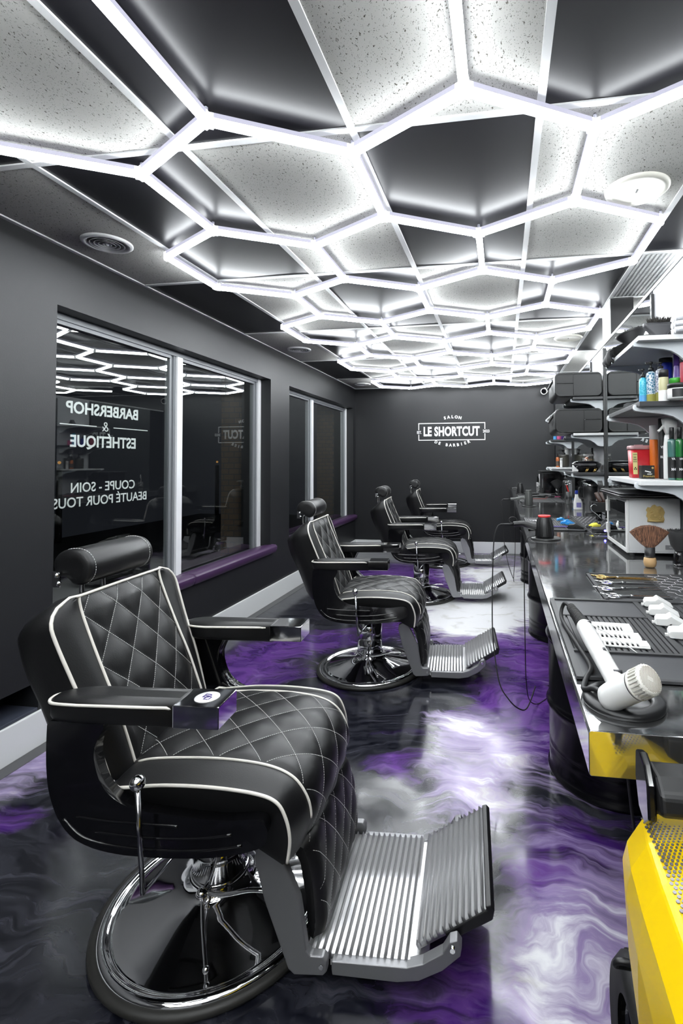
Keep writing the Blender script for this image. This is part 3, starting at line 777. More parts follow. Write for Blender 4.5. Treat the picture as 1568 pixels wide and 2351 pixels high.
    for y in (-.124, .124):
        pts = [HM @ Vector((p.x*1.005, y, p.y*1.005)) for p in sm_]; n = len(pts)
        for k in range(n):
            a, bb = pts[k], pts[(k+1) % n]; m = max(1, int((bb-a).length/.006))
            for q in range(m):
                p0 = a.lerp(bb, (q+.1)/m); p1 = a.lerp(bb, (q+.8)/m); hp.tube([p0, p1], .0009, 4)
    hp.build('stitching', thread, head)
    for sg in (-1, 1):
        br = MB().box(-.436, -.412, min(sg*.147, sg*.152), max(sg*.147, sg*.152), .985, 1.030)
        for (x, z) in ((-.418, 1.020), (-.412, .997)): br.ball((x, sg*.1545, z), .0075, 8)
        br.build('headrest_bracket', chrome, t)
        MB().tube(spline([(-.40, sg*.045, 1.0), (-.425, sg*.045, .985), (-.43, sg*.045, .95), (-.42, sg*.045, .90)]), .007, 10).build('headrest_post', chrome, t)
    # --- arms, near and far
    for sgn in (-1, 1):
        plan = [(.052, -.337), (-.20, -.338), (-.262, -.334), (-.285, -.320), (-.292, -.300), (-.288, -.285), (-.270, -.268), (-.235, -.254), (-.19, -.248), (.052, -.248)]
        sp_ = [plan[0]]+[(p.x, p.y) for p in spline([(q[0], q[1]) for q in plan[1:-1]], 4)]+[plan[-1]]
        def aring(z, k, dz=0):
            out = []
            for (x, y) in sp_:
                zz = z
                X = x if x > .05 else -.12+(x+.12)*(1 if x > -.12 else k)
                out.append(Vector((X, sgn*(.293+(-y-.293)*k), zz)))
            return out
        am = MB().loft([aring(.702, .90), aring(.706, .97), aring(.714, 1), aring(.742, 1), aring(.750, .985), aring(.756, .93), aring(.760, .80), aring(.762, .4)])
        arm = am.build('armrest', leather, t)
        n = len(sp_); pth = [aring(.7475, 1.012)[k] for k in range(1, n-1)]
        # piping bends in towards the metal cap at both ends
        pth = [Vector((.052, sgn*.331, .744)), Vector((.030, sgn*.336, .749)), Vector((.0, sgn*.339, .7495))]+pth[0:]+[Vector((.0, sgn*.249, .750)), Vector((.035, sgn*.252, .749))]
        MB().tube(pth, .0038, 8).build('piping', piping_m, arm)
        cap = MB().box(.050, .166, min(sgn*.246, sgn*.341), max(sgn*.246, sgn*.341), .704, .758).build('arm_cap', chrome, t, bevel=.0018)
        # C-shaped side shell
        C = [(-.275, .703), (-.277, .64), (-.275, .58), (-.266, .525), (-.243, .470), (-.203, .428), (-.135, .405), (-.03, .397), (.10, .402), (.195, .415), (.262, .436), (.275, .455), (.272, .476), (.250, .486), (.160, .478), (.03, .484), (-.07, .498), (-.135, .538), (-.163, .600), (-.163, .650), (-.135, .703)]
        cs = [(p.x, p.y) for p in spline([(q[0], q[1]) for q in C], 4)]
        ya, yb = sgn*.331, sgn*.289
        def cring(y, k):
            out = []; n = len(cs)
            for i, (x, z) in enumerate(cs):
                a = Vector(cs[max(0, i-1)]); b2 = Vector(cs[min(n-1, i+1)]); d = (b2-a).normalized(); nn = Vector((d.y, -d.x))
                out.append(Vector((x-nn.x*k, y, z-nn.y*k)) if 0 < i < n-1 else Vector((x, y, z)))
            return out
        sh = MB().loft([cring(yb, 0), cring(ya-sgn*.008, 0), cring(ya-sgn*.002, -.0025), cring(ya, -.008)], smooth=False)
        shell = sh.build('side_shell', gloss_black, t)
        for p in shell.data.polygons: p.use_smooth = len(p.vertices) == 4
        rb = MB()
        rb.tube([Vector((x, sgn*.331, z)) for (x, z) in [(p.x, p.y) for p in spline([(-.20, .476), (-.12, .470), (.0, .468), (.06, .467)], 6)]], .0034, 8)
        rb.tube([Vector((x, sgn*.331, z)) for (x, z) in [(p.x, p.y) for p in spline([(-.15, .442), (-.03, .436), (.09, .440), (.195, .456)], 6)]], .0034, 8)
        rb.tube([Vector((x, sgn*.331, z)) for (x, z) in [(p.x, p.y) for p in spline([(-.235, .468), (-.19, .430), (-.12, .413), (.0, .408), (.12, .415), (.22, .432)], 6)]], .0034, 8)
        rb.build('shell_ridge', gloss_black, shell)
        # aluminium foot arm
        F = [(.214, .335), (.219, .362), (.240, .372), (.272, .362), (.290, .332), (.331, .240), (.352, .150), (.362, .142), (.395, .145), (.402, .132), (.395, .108), (.380, .102), (.318, .082), (.303, .094), (.240, .234)]
        F = [(.214, .335), (.219, .362), (.240, .372), (.272, .362), (.291, .330), (.331, .240), (.350, .120), (.360, .108), (.392, .108), (.402, .098), (.402, .072), (.392, .062), (.318, .058), (.303, .070), (.240, .234)]
        fa = MB().prism(F, 'y', min(sgn*.222, sgn*.246), max(sgn*.222, sgn*.246)).build('foot_arm', alu_matte, t, bevel=.004, seg=3)
        MB().cyl((.388, sgn*.2465, .084), (.388, sgn*.248, .084), .006, n=12).build('rivet', chrome_dark, fa)
    # --- calf pad
    CP = curve_fn([(.300, .372), (.345, .352), (.368, .290), (.378, .220), (.382, .150), (.376, .108)])
    def cp(i, j):
        p = CP(i); y = -.205+.41*j; e = smooth(.205-abs(y), 0, .03); sag = (1-e)*.022
        d = CP(min(1, i+.01))-CP(max(0, i-.01)); nn = Vector((-d.y, d.x)); nn.normalize()
        h = .006*quilt(i*CP.length, y+.05, .13, .10)*e
        return Vector((p.x+nn.x*(h-sag), y, p.y+nn.y*(h-sag)))
    cpm = MB().grid(cp, 36, 48)
    bp = [Vector((.296, 0, .360)), Vector((.320, 0, .30)), Vector((.334, 0, .22)), Vector((.342, 0, .12))]
    e0 = [cp(k/12, 0) for k in range(13)]; e1 = [cp(k/12, 1) for k in range(13)]
    for e, y in ((e0, -.203), (e1, .203)):
        lp = e+[Vector((p.x, y, p.z)) for p in bp[::-1]]; cpm.add(lp, [tuple(range(len(lp)))])
    cpm.add([(p.x, y, p.z) for p in bp for y in (-.203, .203)], [(2*k, 2*k+1, 2*k+3, 2*k+2) for k in range(3)])
    pad = cpm.build('calf_pad', leather, t)
    ds = MB()
    for fam in (-1, 1):
        for k in range(-3, 7):
            def pf(tt, k=k, fam=fam):
                y = -.19+.38*tt; a = .13*(k-fam*(y+.05)/.10)
                if a < .01 or a > CP.length-.005: return None
                return cp(a/CP.length, (y+.205)/.41)+Vector((.0011, 0, .0003))
            dashes(ds, pf, lambda tt: Vector((1, 0, .1)), .38*1.6, r=.0005)
    ds.build('stitching', thread, pad)
    # --- footrest: ribbed tread between cheek frames, then a hinged ribbed flap with a dark end bar
    tr = MB(); x0 = .336; top = []
    n = 15; pit = (.606-x0)/n
    for k in range(n):
        xa = x0+k*pit
        for (f, h) in ((0, 0), (.22, .0), (.34, .0075), (.46, .0105), (.58, .0075), (.70, .0)): top.append((xa+f*pit, .082+h))
    top.append((.606, .082)); poly = top+[(.606, .072), (x0, .072)]
    m = len(poly); v = [Vector((p[0], -.205, p[1])) for p in poly]+[Vector((p[0], .205, p[1])) for p in poly]
    # strip faces instead of one long n-gon on the ribbed ends
    nt_ = len(top)
    for k in range(nt_-1):
        (xa, za), (xb, zb) = top[k], top[k+1]
        tr.add([(xa, -.205, za), (xb, -.205, zb), (xb, .205, zb), (xa, .205, za), (xa, -.205, .066), (xb, -.205, .066), (xb, .205, .066), (xa, .205, .066)], [(0, 1, 2, 3), (0, 4, 5, 1), (3, 2, 6, 7), (4, 7, 6, 5)], True)
    tr.box(.604, .652, -.196, .196, .064, .079); tr.box(.40, .61, -.204, .204, .050, .067)
    tread = tr.build('foot_tread', alu, t)
    cheek = [(.408, .060), (.408, .080), (.60, .080), (.640, .092), (.690, .122), (.708, .150), (.726, .156), (.738, .140), (.734, .118), (.69, .080), (.63, .050), (.575, .042), (.41, .046)]
    ck = MB()
    for sgn in (-1, 1):
        ck = MB().prism(cheek, 'y', min(sgn*.196, sgn*.226), max(sgn*.196, sgn*.226))
        ck.build('footrest_frame', alu_matte, tread, bevel=.003, seg=3)
    MB().cyl((.715, -.235, .138), (.715, .235, .138), .0065, n=14).build('hinge_pin', chrome, tread)
    # flap in its own frame: u along, w up
    ux = Vector((.862, 0, .507)).normalized(); wz = Vector((-ux.z, 0, ux.x)); O = Vector((.622, 0, .092))
    fl = MB(); tp = []; n = 11; L = .222; pit = (L-.012)/n
    for k in range(n):
        for (f, h) in ((0, 0), (.22, .0), (.34, .0075), (.46, .0105), (.58, .0075), (.70, .0)): tp.append((.002+(k+f)*pit, .010+h))
    tp.append((L-.010, .010))
    for k in range(len(tp)-1):
        (a, za), (b_, zb) = tp[k], tp[k+1]
        def Q(u, y, w): return O+ux*u+wz*w+Vector((0, y, 0))
        wd = .186
        fl.add([Q(a, -wd, za), Q(b_, -wd, zb), Q(b_, wd, zb), Q(a, wd, za), Q(a, -wd, -.004), Q(b_, -wd, -.004), Q(b_, wd, -.004), Q(a, wd, -.004)], [(0, 1, 2, 3), (0, 4, 5, 1), (3, 2, 6, 7), (4, 7, 6, 5)], True)
    flap = fl.build('foot_flap', alu, t)
    fb = MB(); M = Matrix(((ux.x, 0, wz.x, O.x), (0, 1, 0, 0), (ux.z, 0, wz.z, O.z), (0, 0, 0, 1)))
    fb.prism([(.085, -.006), (.085, .004), (L-.012, .006), (L-.010, .016), (L+.004, .012), (L+.008, -.002), (L-.01, -.022), (.12, -.020)], 'y', -.190, .190, M)
    fb.build('flap_edge', satin_black, flap, bevel=.003, seg=2)
    # recline lever
    lv = MB().tube([(-.006, -.362, .330), (-.022, -.362, .570)], .0058, 12).tube([(-.006, -.362, .330), (.055, -.30, .40), (.10, -.20, .40)], .0045, 8)
    lever = lv.build('recline_lever', chrome_dark, t)
    MB().ball((-.022, -.362, .585), .0175, 14).build('knob', chrome, lever)
    return t
CH1 = (-.86, 1.46, 0)
ch1 = make_chair('nearest black quilted barber chair with white piping and a round sticker on its arm', CH1, math.radians(3.5))
def dup_chair(label, loc, rz):
    c = copy_tree(ch1); c.location = loc; c.rotation_euler = (0, 0, rz); c['label'] = label; return c
dup_chair('black quilted barber chair with white piping, second from the camera', (-.86, 3.22, 0), math.radians(5))
dup_chair('black quilted barber chair with white piping, third from the camera', (-.80, 4.98, 0), math.radians(5))
dup_chair('black quilted barber chair with white piping, farthest, before the back wall', (-.76, 6.60, 0), math.radians(5))
# round monogram sticker on the near arm cap of the first chair
cap1 = [c for c in COL.objects if c.parent == ch1 and c.name.startswith('arm_cap')][0]
SM = T((.112, -.293, .7584))
st = MB().lathe([(.0001, .0), (.030, .0), (.030, .0006), (.0001, .0006)], 40, SM, cap=False).build('sticker', white_plastic, cap1, label='round white sticker')
mg = MB(); z0, z1 = .0007, .0014
for (a, b, c_, d) in ((-.012, -.009, -.004, .014), (-.012, .003, .011, .014), (-.012, .003, -.004, -.001), (.003, .006, -.002, .004), (.003, .006, .007, .012), (-.012, .003, .004, .0065),
                      (-.003, .0, -.013, .004), (-.003, .010, -.014, -.011), (.010, .013, -.012, .002), (-.003, .010, .001, .0035)):
    mg.box(a, b, c_, d, z0, z1, SM @ RZ(math.radians(-8)))
mg.build('monogram', mat('purple_ink', (.05, .03, .17), .4), st)
# ---------------------------------------------------------------- drums and worktop
CZ = .945
def drum(y, label):
    t = thing('steel_drum', label, 'oil drum', (.48, y, 0), group='black drums carrying the worktop')
    R = .285
    prof = [(R-.010, .0), (R+.004, .002), (R+.005, .012), (R-.003, .018), (R-.002, .05)]
    for zc in (.285, .575): prof += [(R-.002, zc-.03), (R+.003, zc-.015), (R+.010, zc), (R+.003, zc+.015), (R-.002, zc+.03)]
    for zc in (.10, .13, .74, .77): prof += [(R-.002, zc-.010), (R-.006, zc), (R-.002, zc+.010)]
    prof = sorted(prof[:5], key=lambda p: 0)+sorted(prof[5:], key=lambda p: p[1])+[(R-.002, .852)]
    MB().lathe(prof, 96, cap=False).lathe([(R-.01, .004), (.0001, .004)], 48, cap=False).build('body', drum_m, t)
    MB().lathe([(R-.002, .852), (R+.007, .856), (R+.008, .874), (R-.002, .878), (R-.010, .872), (R-.014, .866), (.0001, .866)], 96, cap=False).build('lid', drum_m, t)
    return t
drum(2.33, 'nearest gloss black steel drum under the near end of the worktop')
drum(4.07, 'second gloss black steel drum under the worktop, beside the second chair from camera')
drum(5.80, 'farthest gloss black steel drum under the worktop')
ct = thing('worktop', 'long folded stainless steel worktop resting on black drums', 'worktop', (.122, .783, 0))
Lc = YB-.783-.003
prof_ct = [(.003, .8785), (.0, .8815), (.0, .942), (.003, .945), (.606, .945), (.606, .8785)]
MB().prism(prof_ct, 'y', 0, Lc).build('steel_top', steel, ct, bevel=.0012)

# ---------------------------------------------------------------- generic small makers
def bottle(name, label, cat, loc, r, h, body, cap=None, shape='round', neck=.35, cap_h=.2, lab=None, lab_z=(.15, .6), pump=False, group=None, text=None, tcol=None):
    t = thing(name, label, cat, loc, group=group)
    hb = h*(1-cap_h)
    if shape == 'round': pr = [(r*.93, 0), (r, .004), (r, hb*.86), (r*.9, hb*.94), (r*neck*1.15, hb), (r*neck, hb+.001)]
    elif shape == 'straight': pr = [(r*.96, 0), (r, .003), (r, hb-.003), (r*.96, hb)]
    elif shape == 'shoulder': pr = [(r*.95, 0), (r, .003), (r, hb*.93), (r*.9, hb*.98), (r*neck*1.1, hb)]
    else: pr = [(r*.93, 0), (r, .006), (r*.98, hb*.5), (r*.85, hb*.75), (r*.45, hb*.93), (r*neck, hb)]
    MB().lathe(pr, 28).build('body', body, t)
    if cap:
        cr = r*neck*1.15 if shape != 'straight' else r*1.0
        m = MB()
        if pump:
            m.lathe([(cr*1.25, hb), (cr*1.25, hb+h*cap_h*.35), (cr*.5, hb+h*cap_h*.4), (cr*.4, hb+h*cap_h*.75), (cr*.9, hb+h*cap_h*.78), (cr*.9, hb+h*cap_h)], 18)
            m.box(-r*1.05, 0, -cr*.35, cr*.35, hb+h*cap_h*.82, hb+h*cap_h*.97)
        else: m.lathe([(cr, hb), (cr, h-.002), (cr*.9, h)], 20)
        m.build('cap', cap, t)
    if lab:
        MB().lathe([(r+.0006, hb*lab_z[0]), (r+.0006, hb*lab_z[1])], 24, cap=False, a0=PI*.72, a1=PI*1.92).build('label', lab, t)
    if text:
        for (s, z, sz) in text:
            M = T((0, -r-.0012, z)) @ Matrix(((1, 0, 0, 0), (0, 0, -1, 0), (0, 1, 0, 0), (0, 0, 0, 1)))
            text_mb(s, sz, M, .0004, .9, .0004).build('print', tcol or letter_white, t, fix=False)
    return t
def jar(name, label, cat, loc, r, h, body, lid, lab=None, group=None, lid_h=.28):
    t = thing(name, label, cat, loc, group=group)
    MB().lathe([(r*.92, 0), (r, .004), (r, h*(1-lid_h)-.004), (r*.95, h*(1-lid_h))], 30).build('body', body, t)
    MB().lathe([(r*1.01, h*(1-lid_h)), (r*1.01, h-.003), (r*.97, h)], 30).build('lid', lid, t)
    if lab: MB().lathe([(r+.0006, h*.10), (r+.0006, h*(1-lid_h)*.9)], 24, cap=False, a0=PI*1.22, a1=PI*1.62).build('label', lab, t)
    return t
def patterned(name, c1, c2, scale):
    m = mat(name, c1, .35, coat=.3); t = NT(m); tc = t.new('ShaderNodeTexCoord'); v = t.new('ShaderNodeTexVoronoi'); v.feature = 'DISTANCE_TO_EDGE'; v.inputs['Scale'].default_value = scale
    n = t.noise(tc.outputs['Object'], scale*.6, 2); mx = t.new('ShaderNodeVectorMath'); mx.operation = 'ADD'; t.link(tc.outputs['Object'], mx.inputs[0])
    t.link(mx.outputs[0], v.inputs['Vector'])
    t.link(t.mix(t.ramp(v.outputs['Distance'], .06, .14), c2, c1), t.n['Principled BSDF'].inputs['Base Color']); return m
leaf_blue = patterned('blue_leaf_pattern', (.04, .16, .26), (.60, .68, .74), 95)
leaf_grey = patterned('grey_leaf_pattern', (.16, .17, .24), (.60, .62, .68), 110)
leaf_cyan = patterned('cyan_leaf_pattern', (.02, .36, .52), (.10, .52, .66), 120)

# ---------------------------------------------------------------- shelves
def shelf(y0, y1, ztop, board_m, label):
    t = thing('wall_shelf', label, 'shelf', (XM, y0, ztop), group=None)
    L = y1-y0
    MB().box(-.222, -.004, 0, L, -.018, 0).build('board', board_m, t, bevel=.0015)
    for y in (.045, L-.045):
        P = [(-.004, -.019), (-.212, -.019), (-.226, -.019), (-.226, -.006), (-.230, -.006), (-.232, -.012), (-.232, -.024), (-.226, -.030), (-.200, -.034), (-.125, -.044), (-.095, -.052), (-.070, -.068), (-.050, -.088), (-.030, -.094), (-.004, -.094)]
        P = [(-.004, -.0185), (-.2235, -.0185), (-.2235, -.008), (-.231, -.008), (-.234, -.014), (-.234, -.026), (-.228, -.032), (-.200, -.036), (-.125, -.046), (-.095, -.054), (-.070, -.070), (-.050, -.090), (-.030, -.096), (-.004, -.096)]
        MB().prism(P, 'y', y-.008, y+.008).build('bracket', white_bracket, t, bevel=.0015)
    return t
B1, B2, B3 = (1.97, 2.545), (3.735, 4.26), (5.42, 5.93)
shelf(*B1, 1.806, white_lam, 'white top shelf of the nearest bay, holding dryer nozzles and towel')
shelf(*B1, 1.560, grey_lam, 'dark grey middle shelf of the nearest bay, full of bottles')
shelf(*B1, 1.265, white_lam, 'white bottom shelf of the nearest bay, holding the red sharps bin')
shelf(*B2, 1.797, grey_lam, 'dark grey top shelf of the second bay, under a black leather bag')
shelf(*B2, 1.537, white_lam, 'white middle shelf of the second bay, under a black leather bag')
shelf(*B2, 1.254, grey_lam, 'dark grey bottom shelf of the second bay, holding a black bowl')
shelf(*B3, 1.815, white_lam, 'white top shelf of the farthest bay')
shelf(*B3, 1.560, grey_lam, 'dark grey middle shelf of the farthest bay')
shelf(*B3, 1.268, white_lam, 'white bottom shelf of the farthest bay, holding pump bottles')
n = 0
for y, lb in ((1.99, 'black slotted shelf rail at the near edge of the nearest shelf bay'), (2.553, 'black slotted shelf rail at the far edge of the nearest shelf bay'), (3.733, 'black slotted shelf rail at the near edge of the second shelf bay'), (4.25, 'black slotted shelf rail at the far edge of the second shelf bay'), (5.41, 'black slotted shelf rail at the near edge of the farthest shelf bay'), (5.93, 'black slotted shelf rail at the far edge of the farthest shelf bay')):
    t = thing('shelf_rail', lb, 'shelf rail', (XM, y, .95))
    MB().box(-.013, -.0005, -.011, .011, 0, 1.19).build('rail', satin_black, t)
    m = MB()
    for k in range(36): m.box(-.0134, -.0128, -.0075, -.0045, .02+.033*k, .034+.033*k).box(-.0134, -.0128, .0045, .0075, .02+.033*k, .034+.033*k)
    m.build('slot', matte_black, t)
    MB().ball((-.013, -.004, .45), .0025, 6).ball((-.013, .004, .75), .0025, 6).build('screw', chrome, t)

# ---------------------------------------------------------------- nearest bay, middle shelf
z = 1.5605
bottle('spray_bottle', 'slim cyan patterned bottle with black pump at the far front of the bottle shelf', 'bottle', (.560, 2.115, z), .0155, .145, leaf_cyan, satin_black, cap_h=.24, pump=True, lab=blue_lt, lab_z=(.0, .34))
bottle('spray_bottle', 'clear blue leaf-patterned bottle with olive liquid, right beside the slim cyan bottle', 'bottle', (.588, 2.105, z), .0195, .170, leaf_blue, satin_black, cap_h=.22, pump=True, lab=olive_liq, lab_z=(.02, .30))
bottle('spray_bottle', 'clear grey leaf-patterned bottle with olive liquid, behind the pale yellow bottle', 'bottle', (.618, 2.085, z), .0200, .165, leaf_grey, satin_black, cap_h=.16, pump=True, lab=olive_liq, lab_z=(.02, .32))
bottle('lotion_bottle', 'pale yellow lotion bottle with a black cap and cream label', 'bottle', (.600, 1.993, z), .0175, .118, paleyel, satin_black, shape='straight', cap_h=.24, lab=white_plastic, lab_z=(.0, .45))
jar('hair_jar', 'wide cream jar with black lid and black and gold label', 'jar', (.632, 1.915+.018, z), .037, .056, white_plastic, satin_black, lab=black_lab, lid_h=.30)
jar('hair_jar', 'black jar with a bright green lid behind the cream jar', 'jar', (.668, 2.075, z), .022, .098, black_lab, green_pl, lid_h=.30)
jar('hair_jar', 'wide blue jar with black lid at the back of the bottle shelf', 'jar', (.680, 2.225, z), .026, .205, mat('royal_blue_plastic', (.03, .06, .55), .3), satin_black, lid_h=.10)
bottle('hair_spray', 'purple aerosol can standing against the wall behind the jars', 'bottle', (.693, 2.115, z), .0175, .205, purple_pl, purple_pl, shape='straight', cap_h=.25, lab=mat('lilac_label', (.30, .22, .60), .4), lab_z=(.3, .7))
bottle('shampoo_bottle', 'deep red bottle with grey cap at the right end of the bottle shelf', 'bottle', (.690, 2.035, z), .0175, .172, mat('wine_red_plastic', (.42, .03, .06), .35), grey_dark_pl, shape='straight', cap_h=.12)
bottle('hair_spray', 'black pump bottle standing behind the blue patterned bottle', 'bottle', (.675, 2.40, z), .018, .190, satin_black, satin_black, shape='round', cap_h=.2)
# nearest bay, bottom shelf
z = 1.2655
t = thing('sharps_bin', 'red sharps container with a clear lid and yellow warning label', 'container', (.590, 2.305, z))
def rr(k, zz, dx=0): return [Vector((p[0]*k+dx, p[1]*k, zz)) for p in rrect(-.043, .043, -.040, .040, .016)]
MB().loft([rr(.86, 0), rr(.90, .004), rr(1.0, .124)]).build('body', red_pl, t)
MB().loft([rr(1.06, .122), rr(1.08, .126), rr(1.08, .133), rr(1.0, .139)]).box(-.02, .012, -.012, .012, .138, .143).build('lid', mat('pink_clear_lid', (.75, .42, .44), .25, trans=.3), t)
lb = MB().add([(-.0358, -.0365, .016), (-.018, -.0372, .016), (-.020, -.0415, .108), (-.0395, -.0408, .108)], [(0, 1, 2, 3)])
lb.xf(T((0, -.0008, 0))).build('warning_label', yellow_lab, t)
m = MB()
for (s, zz, sz) in (('DANGER', .101, .0052), ('USED', .088, .0060), ('SHARPS', .079, .0056), ('DISCARD', .070, .0052)):
    x = text_mb(s, sz, T((-.0290, -.0425, zz)) @ Matrix(((1, 0, 0, 0), (0, 0, -1, 0), (0, 1, 0, 0), (0, 0, 0, 1))), .0001, .72, .0003); m.add(x.v, x.f)
for k in range(3):
    a = PI/2+k*2*PI/3; m.cyl((-.0278+.0042*math.cos(a), -.0400, .040+.0042*math.sin(a)), (-.0278+.0042*math.cos(a), -.0418, .040+.0042*math.sin(a)), .0026, n=10)
m.build('warning_print', matte_black, t, fix=False)
t = thing('product_box', 'small black carton with gold writing in front of the sharps container', 'box', (.590, 2.200, z))
MB().box(-.0255, .0255, -.020, .020, 0, .054).build('carton', black_lab, t, bevel=.0008)
FX = Matrix(((1, 0, 0, 0), (0, 0, -1, 0), (0, 1, 0, 0), (0, 0, 0, 1)))
text_mb('Premium', .0125, T((.003, -.0206, .010)) @ FX, .0002, 1, .0003).build('print', mat('gold_print', (.55, .40, .10), .4), t, fix=False)
join(text_mb('DERBY', .0062, T((.006, -.0206, .0185)) @ FX, .0002, 1, .0003), MB().add([(-.013, -.0206, .030), (.010, -.0206, .024), (.012, -.0206, .028), (-.011, -.0206, .034)], [(0, 1, 2, 3)])).build('print', letter_white, t, fix=False)
MB().cyl((.018, -.0202, .044), (.018, -.0208, .044), .0045, n=16).build('seal', gold_paint, t)
bottle('hair_spray', 'tall orange aerosol can with a grey-white cap beside the sharps container', 'bottle', (.633, 2.247, z), .0170, .222, orange_pl, mat('silver_cap', (.62, .60, .60), .35), shape='straight', cap_h=.27, lab=None)
bottle('hair_spray', 'tall black aerosol can with white print behind the spray bottle', 'bottle', (.650, 2.190, z), .0150, .246, black_lab, satin_black, shape='straight', cap_h=.2, text=[('VIVE', .128, .013), ('BLUE', .088, .013)])
t = thing('water_sprayer', 'white trigger spray bottle on the bottom shelf', 'spray bottle', (.645, 2.095, z)); t.scale = (1.12, 1.12, 1.0)
MB().lathe([(.016, 0), (.018, .004), (.0175, .12), (.014, .16), (.012, .175)], 26).build('body', white_plastic, t)
MB().loft([[Vector((x*.8+.004, y*.8, .172)) for x, y in rrect(-.014, .020, -.014, .014, .006)], [Vector((x*1.05+.004, y*1.05, .20)) for x, y in rrect(-.018, .020, -.014, .014, .006)], [Vector((x*1.25+.004, y*1.1, .236)) for x, y in rrect(-.020, .020, -.014, .014, .006)], [Vector((x*1.1+.004, y*.9, .242)) for x, y in rrect(-.020, .020, -.014, .014, .006)]]).build('spray_head', white_plastic, t)
MB().tube(spline([(-.014, 0, .212), (-.026, 0, .196), (-.034, 0, .188)]), [.006]*3+[.005]*14 if False else .005, 8).build('trigger', white_plastic, t)
for (x, y, m_, r, lb) in ((.640, 2.042, teal_liq, .0150, 'clear bottle of grey-green tonic with a black label on the bottom shelf'), (.662, 2.025, green_liq, .0145, 'clear bottle of bright green tonic with a black label'), (.684, 2.004, navy_liq, .0165, 'clear bottle of navy blue tonic with a black label')):
    bottle('tonic_bottle', lb, 'bottle', (x, y, z), r, .200, m_, satin_black, shape='shoulder', neck=.5, cap_h=.22, lab=black_lab, lab_z=(.05, .56), text=[('VA', .080, .011), ('M4', .040, .014)])
# nearest bay, top shelf
z = 1.8065
t = thing('diffuser_nozzle', 'black bowl-shaped hair dryer diffuser lying at the shelf corner', 'hair dryer diffuser', (.570, 2.30, z+.062), math.radians(0))
M = RY(math.radians(-100))
MB().lathe([(.020, -.058), (.022, -.034), (.030, -.016), (.060, .018), (.068, .030), (.062, .032), (.0001, .026)], 32, RY(math.radians(-14)) @ RX(math.radians(-6)) , cap=False).build('bowl', satin_black, t)
m = MB()
for k in range(8):
    a = 2*PI*k/8; p = RY(math.radians(-14)) @ RX(math.radians(-6)) @ Vector((.040*math.cos(a), .040*math.sin(a), .028)); q = RY(math.radians(-14)) @ RX(math.radians(-6)) @ Vector((.040*math.cos(a), .040*math.sin(a), .043)); m.cyl(p, q, .004, .003, 8)
m.build('prong', satin_black, t)
t = thing('dryer_nozzle', 'flared black dryer nozzle standing upside down on the top shelf', 'hair dryer nozzle', (.622, 2.11, z))
def nz(zz, a, b): return [Vector((x, y, zz)) for x, y in rrect(-a, a, -b, b, min(a, b)*.6)]
MB().loft([nz(0, .024, .024), nz(.018, .024, .024), nz(.034, .030, .022), nz(.064, .058, .019), nz(.078, .060, .019), nz(.078, .054, .014), nz(.064, .050, .014)]).build('nozzle', grey_dark_pl, t)
t = thing('dryer_nozzle', 'small black dryer nozzle behind the flared one', 'hair dryer nozzle', (.655, 2.16, z))
MB().loft([nz(0, .020, .020), nz(.018, .022, .022), nz(.03, .03, .018), nz(.055, .036, .014)]).build('nozzle', satin_black, t)
t = thing('hair_tuft', 'small brown fur duster head on top of the flared nozzle', 'duster', (.622, 2.11, z+.079))
random.seed(3); m = MB()
for k in range(140):
    a = random.random()*2*PI; r = random.random()**.5; p = Vector((.040*r*math.cos(a), .018*r*math.sin(a), 0)); d = Vector((math.cos(a)*.5*r, math.sin(a)*.5*r, 1)).normalized()*(.014+.012*random.random())
    m.cyl(p, p+d+Vector((random.uniform(-.004, .004), random.uniform(-.004, .004), 0)), .0035, .0006, 5)
m.build('fur', fur, t)
t = thing('rolled_towel', 'rolled white towel at the end of the top shelf', 'towel', (.680, 1.985, z))
m = MB()
for k, (zz, s) in enumerate(((.014, 1.0), (.036, 1.02), (.058, .96))):
    m.tube(spline([(-.045*s, -.02, zz), (-.02, -.023, zz+.002), (.02, -.02, zz), (.05*s, -.022, zz)], 5), .0125, 14, flat=.9); m.tube(spline([(-.045*s, .01, zz), (-.0, .012, zz+.002), (.05*s, .01, zz)], 5), .0125, 14, flat=.9)
m.build('towel', towel_m, t)
t = thing('barber_gown', 'crumpled black barber gown hanging over the front of the top shelf', 'gown', (.505, 2.43, z))
def gown(i, j):
    a = i; y = -.085+.17*j
    x = .075-.16*a if a < .5 else -.005-.012*math.sin((a-.5)*6); zz = .022+.024*math.sin(j*9+a*5)*(1-a)+.012*math.sin(a*PI) if a < .5 else .030-(a-.5)*.10
    return Vector((x-.006*math.sin(j*17+a*3), y, max(.003 if x > -.006 else -.04, zz+.008*math.sin(j*23+a*11))))
MB().grid(gown, 26, 40).build('cloth', matte_black, t)
sd = t.children[0] if t.children else [c for c in COL.objects if c.parent == t][0]
so = sd.modifiers.new('thick', 'SOLIDIFY'); so.thickness = .006; so.offset = 1
